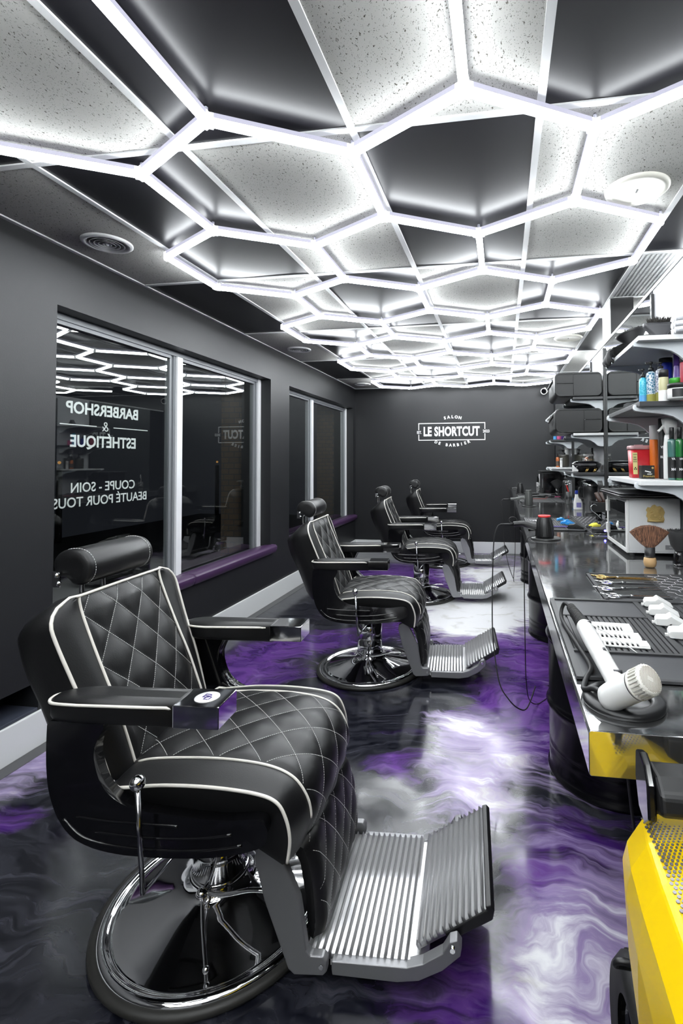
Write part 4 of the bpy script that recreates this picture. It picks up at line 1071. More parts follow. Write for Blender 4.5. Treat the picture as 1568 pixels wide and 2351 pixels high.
# leather bags in the second bay
def bag(label, zz, flip):
    t = thing('leather_bag', label, 'bag', (.548, 3.97, zz), group='black leather bags in the second shelf bay')
    P = rrect(-.165, .165, .0, .178, .035, 6)
    def rg(y, k): return [Vector((p[0]*(.5+.5*k), y, .089+(p[1]-.089)*k)) for p in P]
    MB().loft([rg(-.236, .86), rg(-.240, .93), rg(-.232, .985), rg(-.222, 1.0), rg(.222, 1.0), rg(.236, .95), rg(.238, .85)]).build('body', leather, t)
    s = -1 if flip else 1
    m = MB(); xs_ = -s*.035
    m.tube([(xs_, -.2415, .012), (xs_, -.2418, .166)], .0012, 6); m.tube([(xs_*.0-s*.152, -.2405, .100 if not flip else .095), (xs_, -.2418, .098)], .0022, 6)
    m.tube([(-.14, -.236, .162), (.14, -.236, .162)], .0016, 6); m.build('seam', matte_black, t)
    if flip: MB().ball((xs_+.006, -.243, .094), .004, 6).build('zip_pull', chrome_dark, t)
    hb = MB().tube(spline([(-.160, -.09, .15), (-.185, -.06, .10), (-.185, .06, .10), (-.160, .09, .15)]), .008, 8); hb.build('handle', leather, t)
bag('black leather barber bag on the top shelf of the second bay', 1.7975, False)
bag('black leather barber bag on the middle shelf of the second bay', 1.5375, True)
# second bay, bottom shelf
z = 1.2545
t = thing('wax_warmer', 'glossy black and white oval device with gold clips on the second bay shelf', 'appliance', (.612, 3.87, z))
MB().loft([[Vector((x*k, y*k, zz)) for x, y in rrect(-.105, .105, -.09, .09, .06, 8)] for zz, k in ((0, .62), (.006, .70), (.030, .88), (.050, 1.0), (.056, 1.0))]).build('base', gloss_black, t)
MB().loft([[Vector((x*k, y*k, zz)) for x, y in rrect(-.105, .105, -.09, .09, .06, 8)] for zz, k in ((.0565, 1.02), (.062, 1.0), (.076, .80), (.082, .55), (.083, .2))]).build('lid', gloss_black, t)
MB().box(-.104, -.062, -.062, -.045, .004, .052).build('panel', white_plastic, t, bevel=.004)
m = MB()
for x in (-.02, .035):
    for k in range(3): m.tube([(x+k*.006, -.094, .002), (x+.016+k*.006, -.088, .030)], .0016, 6)
m.build('clip', gold, t)
t = thing('cotton_jar', 'clear glass jar of wooden sticks behind the black oval device', 'jar', (.668, 4.08, z))
MB().lathe([(.044, 0), (.046, .004), (.046, .095), (.038, .108), (.038, .125)], 28, cap=False).build('glass', jar_glass, t)
MB().lathe([(.041, .119), (.041, .136), (.001, .137)], 24, cap=False).build('lid', mat('clear_lid', (.35, .35, .34), .2), t)
m = MB()
for k in range(26): a = random.random()*2*PI; r = .034*random.random()**.5; m.cyl((r*math.cos(a), r*math.sin(a), .004), (r*math.cos(a)*.9+.006, r*math.sin(a)*.9, .098), .0028, n=6)
m.build('sticks', mat('beige_sticks', (.42, .32, .22), .6), t)
# farthest bay
z = 1.2685
bottle('hair_tonic', 'orange tonic bottle with black dropper on the farthest bottom shelf', 'bottle', (.585, 5.50, z), .019, .155, mat('orange_liquid', (.55, .15, .04), .25), satin_black, cap_h=.3, lab=mat('dark_label', (.10, .07, .05), .5))
bottle('hair_tonic', 'small white bottle beside the orange tonic bottle', 'bottle', (.618, 5.47, z), .014, .098, white_plastic, white_plastic, shape='straight', cap_h=.25)
for (x, y, lb) in ((.650, 5.53, 'large black pump bottle on the farthest bottom shelf, nearer the orange bottle'), (.655, 5.68, 'large black pump bottle on the farthest bottom shelf, behind the other one')):
    bottle('pump_bottle', lb, 'bottle', (x, y, z), .055, .182, mat('smoky_black', (.03, .028, .024), .3), satin_black, shape='straight', cap_h=.26, pump=False, lab=mat('olive_label', (.05, .045, .03), .5), lab_z=(.1, .9))
    m = [c for c in COL.objects if c.name.startswith('cap')][-1]
    m.data = MB().lathe([(.018, .1347), (.018, .152), (.006, .155), (.006, .178), (.012, .180), (.012, .190)], 18).box(-.05, 0, -.005, .005, .181, .189).mesh('cap', satin_black)
bottle('hair_spray', 'white aerosol can with orange band at the back of the farthest bay', 'bottle', (.690, 5.60, z), .022, .235, white_plastic, white_plastic, shape='straight', cap_h=.2, lab=orange_pl, lab_z=(.45, .62))
bottle('hair_spray', 'cyan and blue aerosol can on the farthest middle shelf', 'bottle', (.560, 5.50, 1.5605), .017, .150, cyan_pl, cyan_pl, shape='straight', cap_h=.3, lab=blue_lt, lab_z=(0, .55))
jar('hair_jar', 'small pink tin beside the cyan can on the farthest middle shelf', 'jar', (.600, 5.48, 1.5605), .022, .06, mat('pink_tin', (.6, .10, .25), .4), mat('pink_tin', (.6, .10, .25), .4))
for k, (x, y, mm, h, lb) in enumerate(((.64, 5.62, purple_pl, .14, 'purple bottle on the farthest middle shelf'), (.66, 5.74, blue_pl, .12, 'blue bottle on the farthest middle shelf'), (.62, 5.84, mat('maroon_plastic', (.25, .03, .06), .4), .16, 'maroon bottle on the farthest middle shelf'))):
    bottle('shampoo_bottle', lb, 'bottle', (x, y, 1.5605), .024, h, mm, satin_black)
t = thing('dryer_nozzle', 'grey flared dryer nozzle on the farthest top shelf', 'hair dryer nozzle', (.585, 5.50, 1.8155))
MB().loft([nz(0, .052, .017), nz(.012, .050, .017), nz(.036, .024, .020), nz(.060, .019, .019)]).build('nozzle', grey_dark_pl, t)
# ---------------------------------------------------------------- on the worktop, nearest station
z = CZ+.0005
t = thing('station_mat', 'large grey ribbed rubber tool mat under the white hair dryer', 'rubber mat', (.130, .955, z))
m = MB(); mt = .004; Wm, Lm = .50, .530
m.box(0, Wm, 0, Lm, 0, mt*.45)
m.box(0, .012, 0, Lm, 0, mt+.003).box(.222, .236, 0, Lm, 0, mt+.002).box(.012, .222, 0, .008, 0, mt+.003).box(.012, Wm, Lm-.010, Lm, 0, mt+.003)
m.box(.012, .222, .128, .138, 0, mt+.003).box(.012, .222, .372, .380, 0, mt+.003)
for k in range(17): m.box(.016+.0122*k, .016+.0122*k+.0075, .138, .372, 0, mt+.0015)
for k in range(12): m.box(.244+.016*k, .244+.016*k+.010, .06, .50, 0, mt+.001)
m.build('mat', rubber_mat, t)
for (ya, yb) in ((.008, .128), (.380, Lm-.010)): MB().box(.012, .222, ya, yb, mt*.45+.0002, mt*.45+.0012).build('recess', mat('grey_rubber_smooth', (.058, .060, .066), .42), t)
t = thing('scissor_mat', 'small ribbed rubber mat under the four pairs of scissors', 'rubber mat', (.285, 1.49, z))
m = MB().box(0, .19, 0, .345, 0, .002).box(0, .010, 0, .345, 0, .006).box(0, .19, .335, .345, 0, .006).box(0, .19, 0, .010, 0, .006)
for k in range(20): m.box(.012, .186, .014+.016*k, .014+.016*k+.009, 0, .0048)
m.build('mat', rubber_mat, t)
t = thing('honeycomb_mat', 'dark rubber mat printed with white honeycomb lines', 'rubber mat', (.470, 1.35, z))
MB().box(0, .135, 0, .505, 0, .003).build('mat', rubber_mat, t, bevel=.001)
m = MB(); a = .023
for i in range(0, 4):
    for j in range(0, 14):
        cx_ = .012+i*a*1.732+(a*.866 if j % 2 else 0); cy_ = .03+j*a*1.5
        for (d0, d1) in ((PI/6, PI/2), (PI/2, 5*PI/6), (-PI/6, PI/6)):
            p = Vector((cx_+a*math.cos(d0), cy_+a*math.sin(d0), .0034)); q = Vector((cx_+a*math.cos(d1), cy_+a*math.sin(d1), .0034))
            if max(p.x, q.x) > .130 or max(p.y, q.y) > .50 or min(p.x, q.x) < .004 or random.random() < .16: continue
            m.tube([p.lerp(q, .06), p.lerp(q, .94)], .0009, 4, flat=.5)
m.build('line_print', letter_white, t)
def scissors(label, x, y, L, rz, mm, comb=False, open_=.05):
    t = thing('scissors', label, 'scissors', (x, y, z+.008), rz, 'scissors laid out on the ribbed mat')
    for s in (-1, 1):
        m = MB(); a = s*open_
        M = T((.075, 0, 0)) @ RZ(a) @ T((-.075, 0, s*.0012))
        m.prism([(.070, -.005), (.075, .004), (L, .0005), (L, -.001), (.085, -.0045)], 'z', -.001, .001, M)
        if comb and s > 0:
            for k in range(18): m.box(.088+k*.0042, .0905+k*.0042, -.0015, .0045, -.001, .001, M)
        yy = -s
        m.tube([M @ Vector(p) for p in spline([(.072, 0, 0), (.055, yy*.004, 0), (.036, yy*.008, 0)])], .0026, 6)
        m.tube([M @ Vector((.022+.015*math.cos(k*PI/9), yy*(.015+.011*math.sin(k*PI/9)), 0)) for k in range(18)], .0026, 6, closed=True)
        if s < 0: m.tube([M @ Vector(p) for p in ((.008, yy*.018, 0), (-.008, yy*.024, 0))], .002, 6)
        m.build('blade', mm, t)
    MB().lathe([(.0042, -.002), (.0042, .0035), (.002, .0045)], 12, T((.075, 0, 0))).build('screw', chrome, t)
scissors('gold thinning scissors, farthest on the ribbed mat', .300, 1.765, .195, math.radians(-4), gold, True)
scissors('silver scissors just in front of the gold thinning pair', .300, 1.685, .185, math.radians(2), chrome)
scissors('silver scissors with twisted finger rest, third from the back', .283, 1.605, .188, math.radians(6), chrome, open_=.075)
scissors('long silver scissors nearest the grey tool mat', .288, 1.525, .205, math.radians(0), chrome, open_=.03)
def guard(label, x, y, rz, mm=white_plastic, sc=1.0, group='white clipper guards in a row on the mat', zz=None):
    t = thing('clipper_guard', label, 'clipper guard', (x, y, (zz if zz is not None else z+.0065)), rz, group); t.scale = (sc, sc, sc)
    m = MB().loft([[Vector((-.024, -.016, .001)), Vector((-.024, .016, .001)), Vector((-.024, .016, .010)), Vector((-.024, -.016, .010))], [Vector((-.020, -.020, 0)), Vector((-.020, .020, 0)), Vector((-.020, .020, .016)), Vector((-.020, -.020, .016))],
                  [Vector((.002, -.021, 0)), Vector((.002, .021, 0)), Vector((.002, .021, .018)), Vector((.002, -.021, .018))], [Vector((.010, -.021, .006)), Vector((.010, .021, .006)), Vector((.010, .021, .024)), Vector((.010, -.021, .024))],
                  [Vector((.046, -.020, .001)), Vector((.046, .020, .001)), Vector((.046, .020, .004)), Vector((.046, -.020, .004))]], smooth=False)
    m.build('body', mm, t, bevel=.0015)
    m = MB()
    for k in range(9): m.prism([(.012, .0), (.044, .0), (.044, .002), (.012, .008)], 'y', -.0195+.0043*k, -.0175+.0043*k)
    m.box(-.030, -.022, -.005, .005, -.001, .004); m.build('teeth', mm, t)
guard('white clipper guard farthest from the white dryer', .398, 1.445, -.15)
guard('white clipper guard second from the scissors', .390, 1.368, -.22)
guard('white clipper guard third from the scissors', .382, 1.288, -.22)
guard('white clipper guard closest to the camera on the mat', .385, 1.200, -.15)
def flat_comb(label, x, y, rz, L, W, slots):
    t = thing('guard_comb', label, 'clipper comb', (x, y, z+.0065), rz, 'white flat combs under the dryer handle')
    m = MB().box(0, L, W*.55, W, 0, .004); n = slots
    for k in range(n): m.box(.004+k*(L*.75/n), .004+k*(L*.75/n)+L*.35/n, .0, W*.56, 0, .0035)
    m.box(L*.78, L, 0, W*.56, 0, .005).box(0, L, -.003, .002, 0, .003); m.build('comb', white_plastic, t, bevel=.0008)
flat_comb('white flat comb, farthest under the dryer handle', .190, 1.215, -.06, .100, .055, 9)
flat_comb('white flat comb, middle of three under the dryer handle', .195, 1.165, -.06, .100, .040, 8)
flat_comb('white flat comb, nearest of three under the dryer handle', .205, 1.118, -.06, .095, .038, 7)
# white hair dryer parked nozzle-down in a ring holder
HD = thing('hair_dryer', 'white hair dryer lying nose down in the black ring holder', 'hair dryer', (.163, .847, z))
ax = Vector((.49, -.61, .60)).normalized()
Mh = T((0, 0, .019)) @ Vector((0, 0, 1)).rotation_difference(ax).to_matrix().to_4x4()
MB().lathe([(.0165, -.004), (.0200, .0), (.0212, .010), (.0217, .066)], 48, Mh, cap=False).build('barrel', white_plastic, HD)
MB().lathe([(.0219, .0662), (.0219, .0676)], 48, Mh, cap=False).build('seam_ring', satin_black, HD)
cap = MB().lathe([(.0217, .0677), (.0228, .069), (.0228, .073), (.0215, .0735), (.0200, .0735), (.0200, .092)], 48, Mh, cap=False)
for k in range(26):
    a = 2*PI*k/26; M = Mh @ RZ(a); cap.box(.0200, .0227, -.0010, .0010, .071, .092, M)
    cap.ball(M @ Vector((.0216, 0, .0925)), .0014, 5)
cap.lathe([(.0225, .091), (.0217, .0942), (.0195, .0962), (.0001, .0965)], 48, Mh, cap=False)
capo = cap.build('intake_cap', cream_plastic, HD)
m = MB()
for i in range(-9, 10):
    for j in range(-9, 10):
        x, y = i*.0020, j*.0020
        if x*x+y*y < .0185**2 and not (abs(x) < .005 and abs(y) < .003): m.lathe([(.00055, .0958), (.00055, .0968)], 5, Mh @ T((x, y, 0)), smooth=False)
m.build('intake_holes', mat('beige_shadow', (.30, .26, .20), .7), capo)
hs, he = Mh @ Vector((.0, .004, .030)), Vector((.008, .293, .040))
hdl = MB().tube([hs, hs.lerp(he, .25), hs.lerp(he, .5), hs.lerp(he, .75), he.lerp(hs, .03), he], [.0150, .0152, .0160, .0170, .0168, .0140], 28)
hdl.build('handle', white_plastic, HD)
dv = (he-hs).normalized(); up = Vector((0, 0, 1)); up = (up-dv*up.dot(dv)).normalized(); sd_ = dv.cross(up)
m = MB()
for (f, w, l) in ((.93, .011, .005), (.12, .011, .005)):
    c = hs.lerp(he, f)+up*.0138+sd_*.006
    m.tube([c-sd_*w*.7, c+sd_*w*.5], .0036, 8, flat=.8)
c = hs.lerp(he, .42)+up*.0150+sd_*.004; m.tube([c-dv*.005, c+dv*.005], .0030, 8, flat=.8); m.build('button', grey_dark_pl, HD)
sl = MB()
p0, p1 = he, he+Vector((-.012, .115, .006))
sl.tube([p0, p1], [.0125, .0085], 14)
for k in range(17): c = p0.lerp(p1, (k+.5)/17); sl.tube([c-Vector((0, .0022, 0)), c+Vector((0, .0022, 0))], .0150-.005*k/17, 14)
sl.build('cord_sleeve', rubber_dark, HD)
cd = spline([p1, p1+Vector((-.012, .03, .0)), p1+Vector((-.020, .01, -.03)), Vector((-.010, .25, .012)), Vector((-.002, .15, .010)), Vector((-.018, .10, .008)), Vector((-.030, .05, .010)), Vector((-.016, .030, .020)), Vector((.000, .000, .022))])
MB().tube(cd, .0045, 10).build('cord', rubber_dark, HD)
MB().tube(spline([Vector((.006, .275, .056)), Vector((.055, .255, .036)), Vector((.100, .225, .012))]), .0012, 6).build('hanging_loop', white_plastic, HD)
RH = thing('dryer_holder', 'black ring holder at the near corner of the steel worktop', 'hair dryer holder', (.193, .878, CZ+.0002))
MB().lathe([(.042, .004), (.042, .011), (.047, .0125), (.058, .0118), (.0635, .008), (.065, .004), (.063, .0)], 64, cap=False).lathe([(.0001, .0010), (.056, .0010), (.056, .0035), (.044, .0035)], 48, cap=False).build('ring', satin_black, RH)
# second dryer, red and black, standing on its holder with the cord hanging over the front
def dryer(label, x, y, r, h, body, ring=None, hx=-.17, hz=.052, hr=.016, rz=0, base_lab=''):
    t = thing('hair_dryer', label, 'hair dryer', (x, y, z+.009), rz)
    MB().lathe([(r*.98, 0), (r, .006), (r*.98, h*.45), (r*.80, h*.82), (r*.66, h*.94), (r*.62, h)], 36).build('barrel', body, t)
    m = MB()
    for k in range(12):
        a = 2*PI*k/12+.2; m.tube([(r*1.005*math.cos(a), r*1.005*math.sin(a), .01), (r*.99*math.cos(a), r*.99*math.sin(a), h*.45), (r*.81*math.cos(a), r*.81*math.sin(a), h*.82)], .0012, 4)
    m.build('groove', matte_black, t)
    MB().lathe([(r*.66, h*.93), (r*.70, h*.96), (r*.68, h+.002), (r*.50, h+.002), (r*.46, h-.006)], 36, cap=False).build('intake_ring', ring or body, t)
    MB().tube(spline([(-r*.6, 0, h*.42), (-r*1.4, 0, h*.50), (hx*.7, 0, hz+.006), (hx, 0, hz+.002)]), [hr*1.05]*8+[hr]*8+[hr*.85]*9, 18, flat=1.0).build('handle', body, t)
    MB().tube([(hx, 0, hz+.002), (hx-.065, .0, hz)], [.0075, .0055], 10).build('cord_sleeve', rubber_dark, t)
    return t
d2 = dryer('black hair dryer with a red intake ring standing on the worktop edge', .210, 2.63, .046, .108, satin_black, red_bright, hx=-.155, hz=.060)
MB().tube(spline([(-.22, 0, .060), (-.235, -.01, .052), (-.252, -.02, .0), (-.260, -.03, -.12), (-.265, -.05, -.30), (-.262, -.10, -.48), (-.235, -.17, -.66), (-.19, -.18, -.74), (-.14, -.14, -.80), (-.10, -.10, -.81), (-.055, -.02, -.74)]), .0030, 8).build('cord', rubber_dark, d2)
MB().tube([(-.158+.020*math.cos(a*PI/8), .006, .083+.016*math.sin(a*PI/8)) for a in range(16)], .0022, 6, closed=True).build('hanging_loop', rubber_dark, d2)
MB().tube(spline([(-.045, -.03, .010), (-.080, -.04, .002), (-.100, -.035, -.03), (-.104, -.03, -.10), (-.105, -.02, -.35), (-.103, .0, -.55), (-.098, .06, -.74), (-.08, .14, -.88), (-.03, .24, -.948), (.04, .34, -.949)]), .0025, 8).build('cord', rubber_dark, d2)
def pad(label, x, y, r):
    t = thing('dryer_holder', label, 'hair dryer holder', (x, y, CZ+.0003)); MB().lathe([(r, 0), (r+.002, .003), (r, .008), (r*.9, .0088), (.0001, .0088)], 40, cap=False).build('disc', satin_black, t)
pad('flat black holder disc under the red-ringed dryer', .215, 2.63, .074)
d3 = dryer('grey hair dryer standing on the worktop edge beyond the red-ringed one', .225, 4.46, .036, .130, grey_dryer, hx=-.155, hz=.05, hr=.014)
MB().tube(spline([(-.215, 0, .05), (-.235, 0, .03), (-.225, -.01, -.05), (-.215, -.02, -.30), (-.18, -.04, -.50), (-.14, -.05, -.62)]), .0028, 8).build('cord', rubber_dark, d3)
MB().tube(spline([(-.16, .0, .04), (-.165, 0, -.1), (-.155, 0, -.28), (-.135, 0, -.32), (-.120, 0, -.28), (-.124, 0, -.1), (-.122, 0, .03)]), .0022, 8).build('cord', rubber_dark, d3)
MB().tube(spline([(-.12, .02, .04), (-.118, .02, -.2), (-.12, .02, -.42), (-.135, .0, -.62), (-.132, -.01, -.66)]), .0028, 8).build('cord', rubber_dark, d3)
pad('flat black holder disc under the grey dryer', .230, 4.46, .060)
d4 = dryer('small black hair dryer at the far end of the worktop', .215, 6.15, .040, .115, satin_black, hx=-.10, hz=.05, hr=.014)
pad('flat black holder disc at the far end of the worktop', .220, 6.15, .055)
# towel warmer cabinet
TW = thing('towel_warmer', 'white countertop towel warmer with a glass door and brass crest', 'towel warmer cabinet', (.512, 2.20, CZ))
MB().box(.004, .205, 0, .385, .014, .020).box(.004, .205, 0, .004, .020, .238).box(.004, .205, .381, .385, .020, .238).box(.201, .205, 0, .385, .020, .238).box(.004, .205, 0, .385, .234, .238).build('case', white_paint, TW, bevel=.002)
m = MB().box(-.006, .004, -.001, .018, .014, .238).box(-.006, .004, .367, .386, .014, .238).box(-.006, .004, .018, .367, .014, .030).box(-.006, .004, .018, .367, .222, .238)
door = m.build('door', white_plastic, TW, bevel=.0015)
MB().box(-.003, -.001, .018, .367, .030, .222).build('pane', glass_mat('smoked_glass', (.07, .07, .075), 1.5), door)
MB().tube(spline([(-.006, .085, .10), (-.016, .085, .10), (-.020, .085, .105), (-.020, .085, .135)], 4), .004, 8).ball((-.022, .085, .118), .012, 8, (.5, .8, 1)).build('door_handle', white_plastic, door)
MB().box(-.012, -.004, .372, .386, .150, .205).box(-.012, -.004, .372, .386, .045, .095).build('hinge', white_plastic, door, bevel=.002)
m = MB()
for k in range(12): m.box(.012, .19, .02, .365, .05+.013*k, .0515+.013*k)
m.build('wire_rack', chrome_dark, TW)
MB().box(.006, .199, .005, .380, .0202, .0215).box(.197, .2005, .005, .380, .0215, .233).box(.006, .197, .3795, .3808, .0215, .233).build('liner', satin_black, TW)
m = MB()
for (x, y) in ((.02, .02), (.19, .02), (.02, .36), (.19, .36)): m.cyl((x, y, 0), (x, y, .014), .010, n=14)
m.build('foot', grey_dark_pl, TW)
tp = MB()
for k, (zz, e) in enumerate(((.2385, .012), (.246, .018), (.254, .014))): tp.loft([[Vector((x, y, zz+dz)) for x, y in rrect(-.02-e+.006*q, .206, -.012-e+.006*q, .39+e-.006*q, .02)] for dz, q in ((0, 1), (.002, 0), (.005, 0), (.0068, 1))])
tp.build('lid', satin_black, TW)
cr = MB(); C = T((.108, -.0012, .178)) @ Matrix(((1, 0, 0, 0), (0, 0, -1, 0), (0, 1, 0, 0), (0, 0, 0, 1))) @ Matrix.Scale(1.15, 4)
cr.prism([(-.028, -.030), (.026, -.032), (.030, -.022), (.027, -.010), (.031, .004), (.026, .018), (.016, .026), (.006, .024), (-.002, .031), (-.010, .028), (-.016, .020), (-.026, .022), (-.032, .012), (-.028, .004), (-.031, -.010), (-.026, -.018)], 'z', 0, .004, C)
for (x, y, r) in ((-.012, .006, .010), (.010, .008, .011), (.0, -.010, .010), (.016, -.012, .009), (-.016, -.012, .009), (-.004, .022, .007), (-.020, .014, .006), (.02, .016, .006)): cr.ball(C @ Vector((x, y, .004)), r*.62, 8, (1, .5, 1))
for s in (-1, 1): cr.tube([C @ Vector(p) for p in spline([(s*.026, -.024, .007), (s*.012, -.020, .008), (s*.020, -.006, .008), (s*.006, .004, .010), (s*.018, .016, .007)])], .0016, 6)
cr.tube([C @ Vector((-.024, -.025, .007)), C @ Vector((0, -.028, .008)), C @ Vector((.024, -.026, .007))], .0028, 6); cr.build('brass_crest', gold_paint, TW)
MB().box(.145, .200, -.0012, -.0002, .030, .048).build('rating_plate', mat('grey_plate', (.25, .25, .26), .5), TW)
text_mb('CE ROHS', .006, T((.172, -.0016, .039)) @ FX, 0, 1, .0002).build('print', letter_white, TW, fix=False)
# neck brushes
def fan_brush(label, x, y, w, h, hair, ferrule, handle, group=None):
    t = thing('neck_brush', label, 'neck duster brush', (x, y, z), group=None); hh = h*.24; fh = h*.25
    MB().lathe([(w*.105, 0), (w*.145, h*.03), (w*.165, h*.12), (w*.150, hh*.92), (w*.125, hh)], 28).build('handle', handle, t)
    MB().lathe([(w*.125, hh), (w*.130, hh+fh*.2), (w*.130, hh+fh)], 28).build('ferrule', ferrule, t)
    random.seed(5); m = MB(); z0 = hh+fh
    def fan(i, j):
        a = (j-.5)*2; r = i; spread = w*.5*a*r**.85; top = z0+(h-z0)*(r*(math.cos(a*1.05)**.55 if r > .01 else 1)) if r > 0 else z0
        return Vector((w*.12*a*(1-r)+spread, 0, top))
    for s in (-1, 1): m.grid(lambda i, j, s=s: fan(i, j)+Vector((0, s*w*(.10+.05*i)*math.sqrt(max(0, 1-(2*j-1)**2)), 0)), 8, 28)
    for k in range(420):
        j = random.random(); s = random.choice((-1, 1)); f = random.random()
        p0 = fan(.15, j)+Vector((0, s*w*.10*math.sqrt(max(0, 1-(2*j-1)**2))*f, 0)); p1 = fan(1.0+random.uniform(-.02, .045), j)+Vector((random.uniform(-.001, .001), s*w*.15*math.sqrt(max(0, 1-(2*j-1)**2))*f*1.04, 0))
        m.cyl(p0, p1, .0008, .0005, 4)
    m.build('bristles', hair, t)
fan_brush('brown fan-shaped neck brush with a pale wooden handle', .538, 1.985, .140, .152, bristle, satin_black, wood)
t = thing('neck_brush', 'black barber brush standing beside the brown fan brush', 'neck duster brush', (.655, 2.03, z))
MB().lathe([(.022, 0), (.024, .01), (.018, .04), (.016, .055)], 24).build('handle', gloss_black, t)
m = MB().lathe([(.016, .055), (.030, .075), (.040, .125), (.036, .130), (.0001, .131)], 28, cap=False)
for k in range(120):
    a = random.random()*2*PI; r = random.random()**.5; m.cyl((.03*r*math.cos(a), .03*r*math.sin(a), .10), (.041*r*math.cos(a), .041*r*math.sin(a), .132+.003*random.random()), .0009, .0006, 4)
m.build('bristles', bristle_black, t)
# ---------------------------------------------------------------- second station
t = thing('station_mat', 'grey ribbed rubber tool mat of the second station', 'rubber mat', (.145, 2.93, z))
m = MB(); Wm, Lm = .320, .60; m.box(0, Wm, 0, Lm, 0, .002).box(0, .010, 0, Lm, 0, .007).box(Wm-.01, Wm, 0, Lm, 0, .007).box(0, Wm, 0, .012, 0, .007).box(0, Wm, Lm-.012, Lm, 0, .007).box(.215, .222, 0, Lm, 0, .006).box(.010, .215, .10, .110, 0, .006)
for k in range(15): m.box(.014+.0135*k, .014+.0135*k+.007, .12, Lm-.02, 0, .0055)
for k in range(8): m.box(.222, .31, .03+.03*k, .044+.03*k, 0, .005)
m.build('mat', rubber_mat, t)
t = thing('dotted_mat', 'dark rubber mat with white dots beside the blue guards', 'rubber mat', (.475, 2.70, z), math.radians(0))
MB().box(0, .19, 0, .98, 0, .003).build('mat', rubber_mat, t, bevel=.001)
m = MB()
for i in range(7):
    for j in range(22):
        if random.random() < .9: m.lathe([(.0048, .0032), (.0001, .0044)], 6, T((.02+.025*i+(.012 if j % 2 else 0), .05+.042*j, 0)), cap=False)
m.build('dot_print', letter_white, t)
for k, (x, y, a) in enumerate(((.372, 3.40, .3), (.395, 3.30, -.2), (.375, 3.22, .1), (.402, 3.18, -.35))):
    lbs = ['blue clipper guard farthest on the second station mat', 'blue clipper guard, rightmost of the far pair on the second station mat', 'blue clipper guard left of the nearest blue one', 'blue clipper guard nearest the black trimmer head']
    guard(lbs[k], x, y, a, bluegel, .8, 'blue clipper guards at the second station')
guard('black clipper guard in front of the blue ones', .405, 3.02, -.2, satin_black, 1.25, None)
t = thing('hair_clipper', 'yellow translucent hair clipper on the dotted mat', 'hair clipper', (.520, 3.02, z+.004), math.radians(50)); t.scale = (.62, .75, .9)
MB().tube(spline([(-.07, 0, .018), (-.03, 0, .022), (.03, 0, .022), (.085, 0, .018)]), [.016]*8+[.019]*9+[.014]*8, 16, flat=.8).build('body', yel_led, t)
MB().box(-.105, -.078, -.018, .018, .008, .024).build('blade', chrome_dark, t, bevel=.002)
MB().tube([(.03, 0, .030), (.09, 0, .024)], [.012, .014], 12).build('grip', satin_black, t)
t = thing('hair_clipper', 'black hair clipper with a glowing blue light', 'hair clipper', (.515, 2.80, z+.004), math.radians(-8))
MB().loft([[Vector((x, y*k, .006+zz*k2)) for y, zz in rrect(-.022, .022, 0, .032, .010)] for x, k, k2 in ((-.045, .8, .8), (-.04, .95, .95), (.05, 1, 1), (.075, .85, .9))]).build('body', satin_black, t, bevel=.001)
MB().cyl((-.046, .0, .020), (-.0475, .0, .020), .011, n=18).build('dial', grey_dark_pl, t)
MB().ball((.020, -.0240, .022), .0055, 8).build('indicator', blue_led, t)
scissors('silver scissors on the second station mat', .19, 3.33, .15, .3, chrome)
t = thing('styling_comb', 'purple styling comb lying on the second station mat', 'comb', (.165, 3.05, z+.008)); m = MB().box(0, .22, 0, .008, 0, .004)
for k in range(40): m.box(.01+.005*k, .0125+.005*k, -.014, 0, 0, .003)
m.build('comb', mat('violet_plastic', (.08, .05, .28), .35), t)
t = thing('travel_mug', 'black insulated travel mug with a steel rim on the worktop', 'mug', (.655, 3.95, z))
MB().lathe([(.037, 0), (.040, .004), (.041, .10), (.052, .118), (.054, .20), (.053, .203)], 36).build('body', satin_black, t)
MB().lathe([(.0535, .203), (.0535, .224), (.051, .227)], 36, cap=False).build('rim', chrome, t)
MB().lathe([(.050, .22), (.050, .238), (.001, .240)], 30, cap=False).cyl((.01, 0, .238), (.01, 0, .252), .006, n=10).build('lid', clear_pl, t)
MB().tube(spline([(-.050, 0, .195), (-.078, 0, .188), (-.082, 0, .15), (-.076, 0, .115), (-.050, 0, .110)]), .008, 12).build('handle', satin_black, t)
t = thing('water_sprayer', 'white and blue trigger bottle beside the black travel mug', 'spray bottle', (.600, 4.20, z))
MB().loft([[Vector((x*k+dx, y*k*.7, zz)) for x, y in rrect(-.034, .034, -.030, .030, .015)] for zz, k, dx in ((0, 1, .0), (.004, 1.03, 0), (.06, .98, 0), (.085, .75, -.003), (.11, .42, -.008), (.125, .38, -.010))]).build('body', white_plastic, t)
MB().loft([[Vector((x*k-.010, y*k*.7, zz)) for x, y in rrect(-.034, .034, -.030, .030, .015)] for zz, k in ((.125, .42), (.14, .40), (.155, .30))]).build('cap', blue_pl, t)
MB().box(-.015, .022, -.0225, -.0215, .02, .058).build('label', mat('lilac_print', (.28, .26, .60), .4), t)
t = thing('tool_caddy', 'black tool caddy on short legs beside the towel warmer', 'caddy', (.645, 3.46, z))
MB().box(-.070, .070, -.06, .06, .060, .066).box(-.070, -.064, -.06, .06, .066, .125).box(.064, .070, -.06, .06, .066, .125).box(-.070, .070, -.06, -.054, .066, .125).box(-.070, .070, .054, .06, .066, .125).build('tray', satin_black, t, bevel=.002)
m = MB()
for (x, y) in ((-.02, -.03), (.045, -.03), (-.02, .04), (.045, .04)): m.lathe([(.014, 0), (.014, .06)], 14, T((x, y, 0)))
m.build('leg', gloss_black, t)
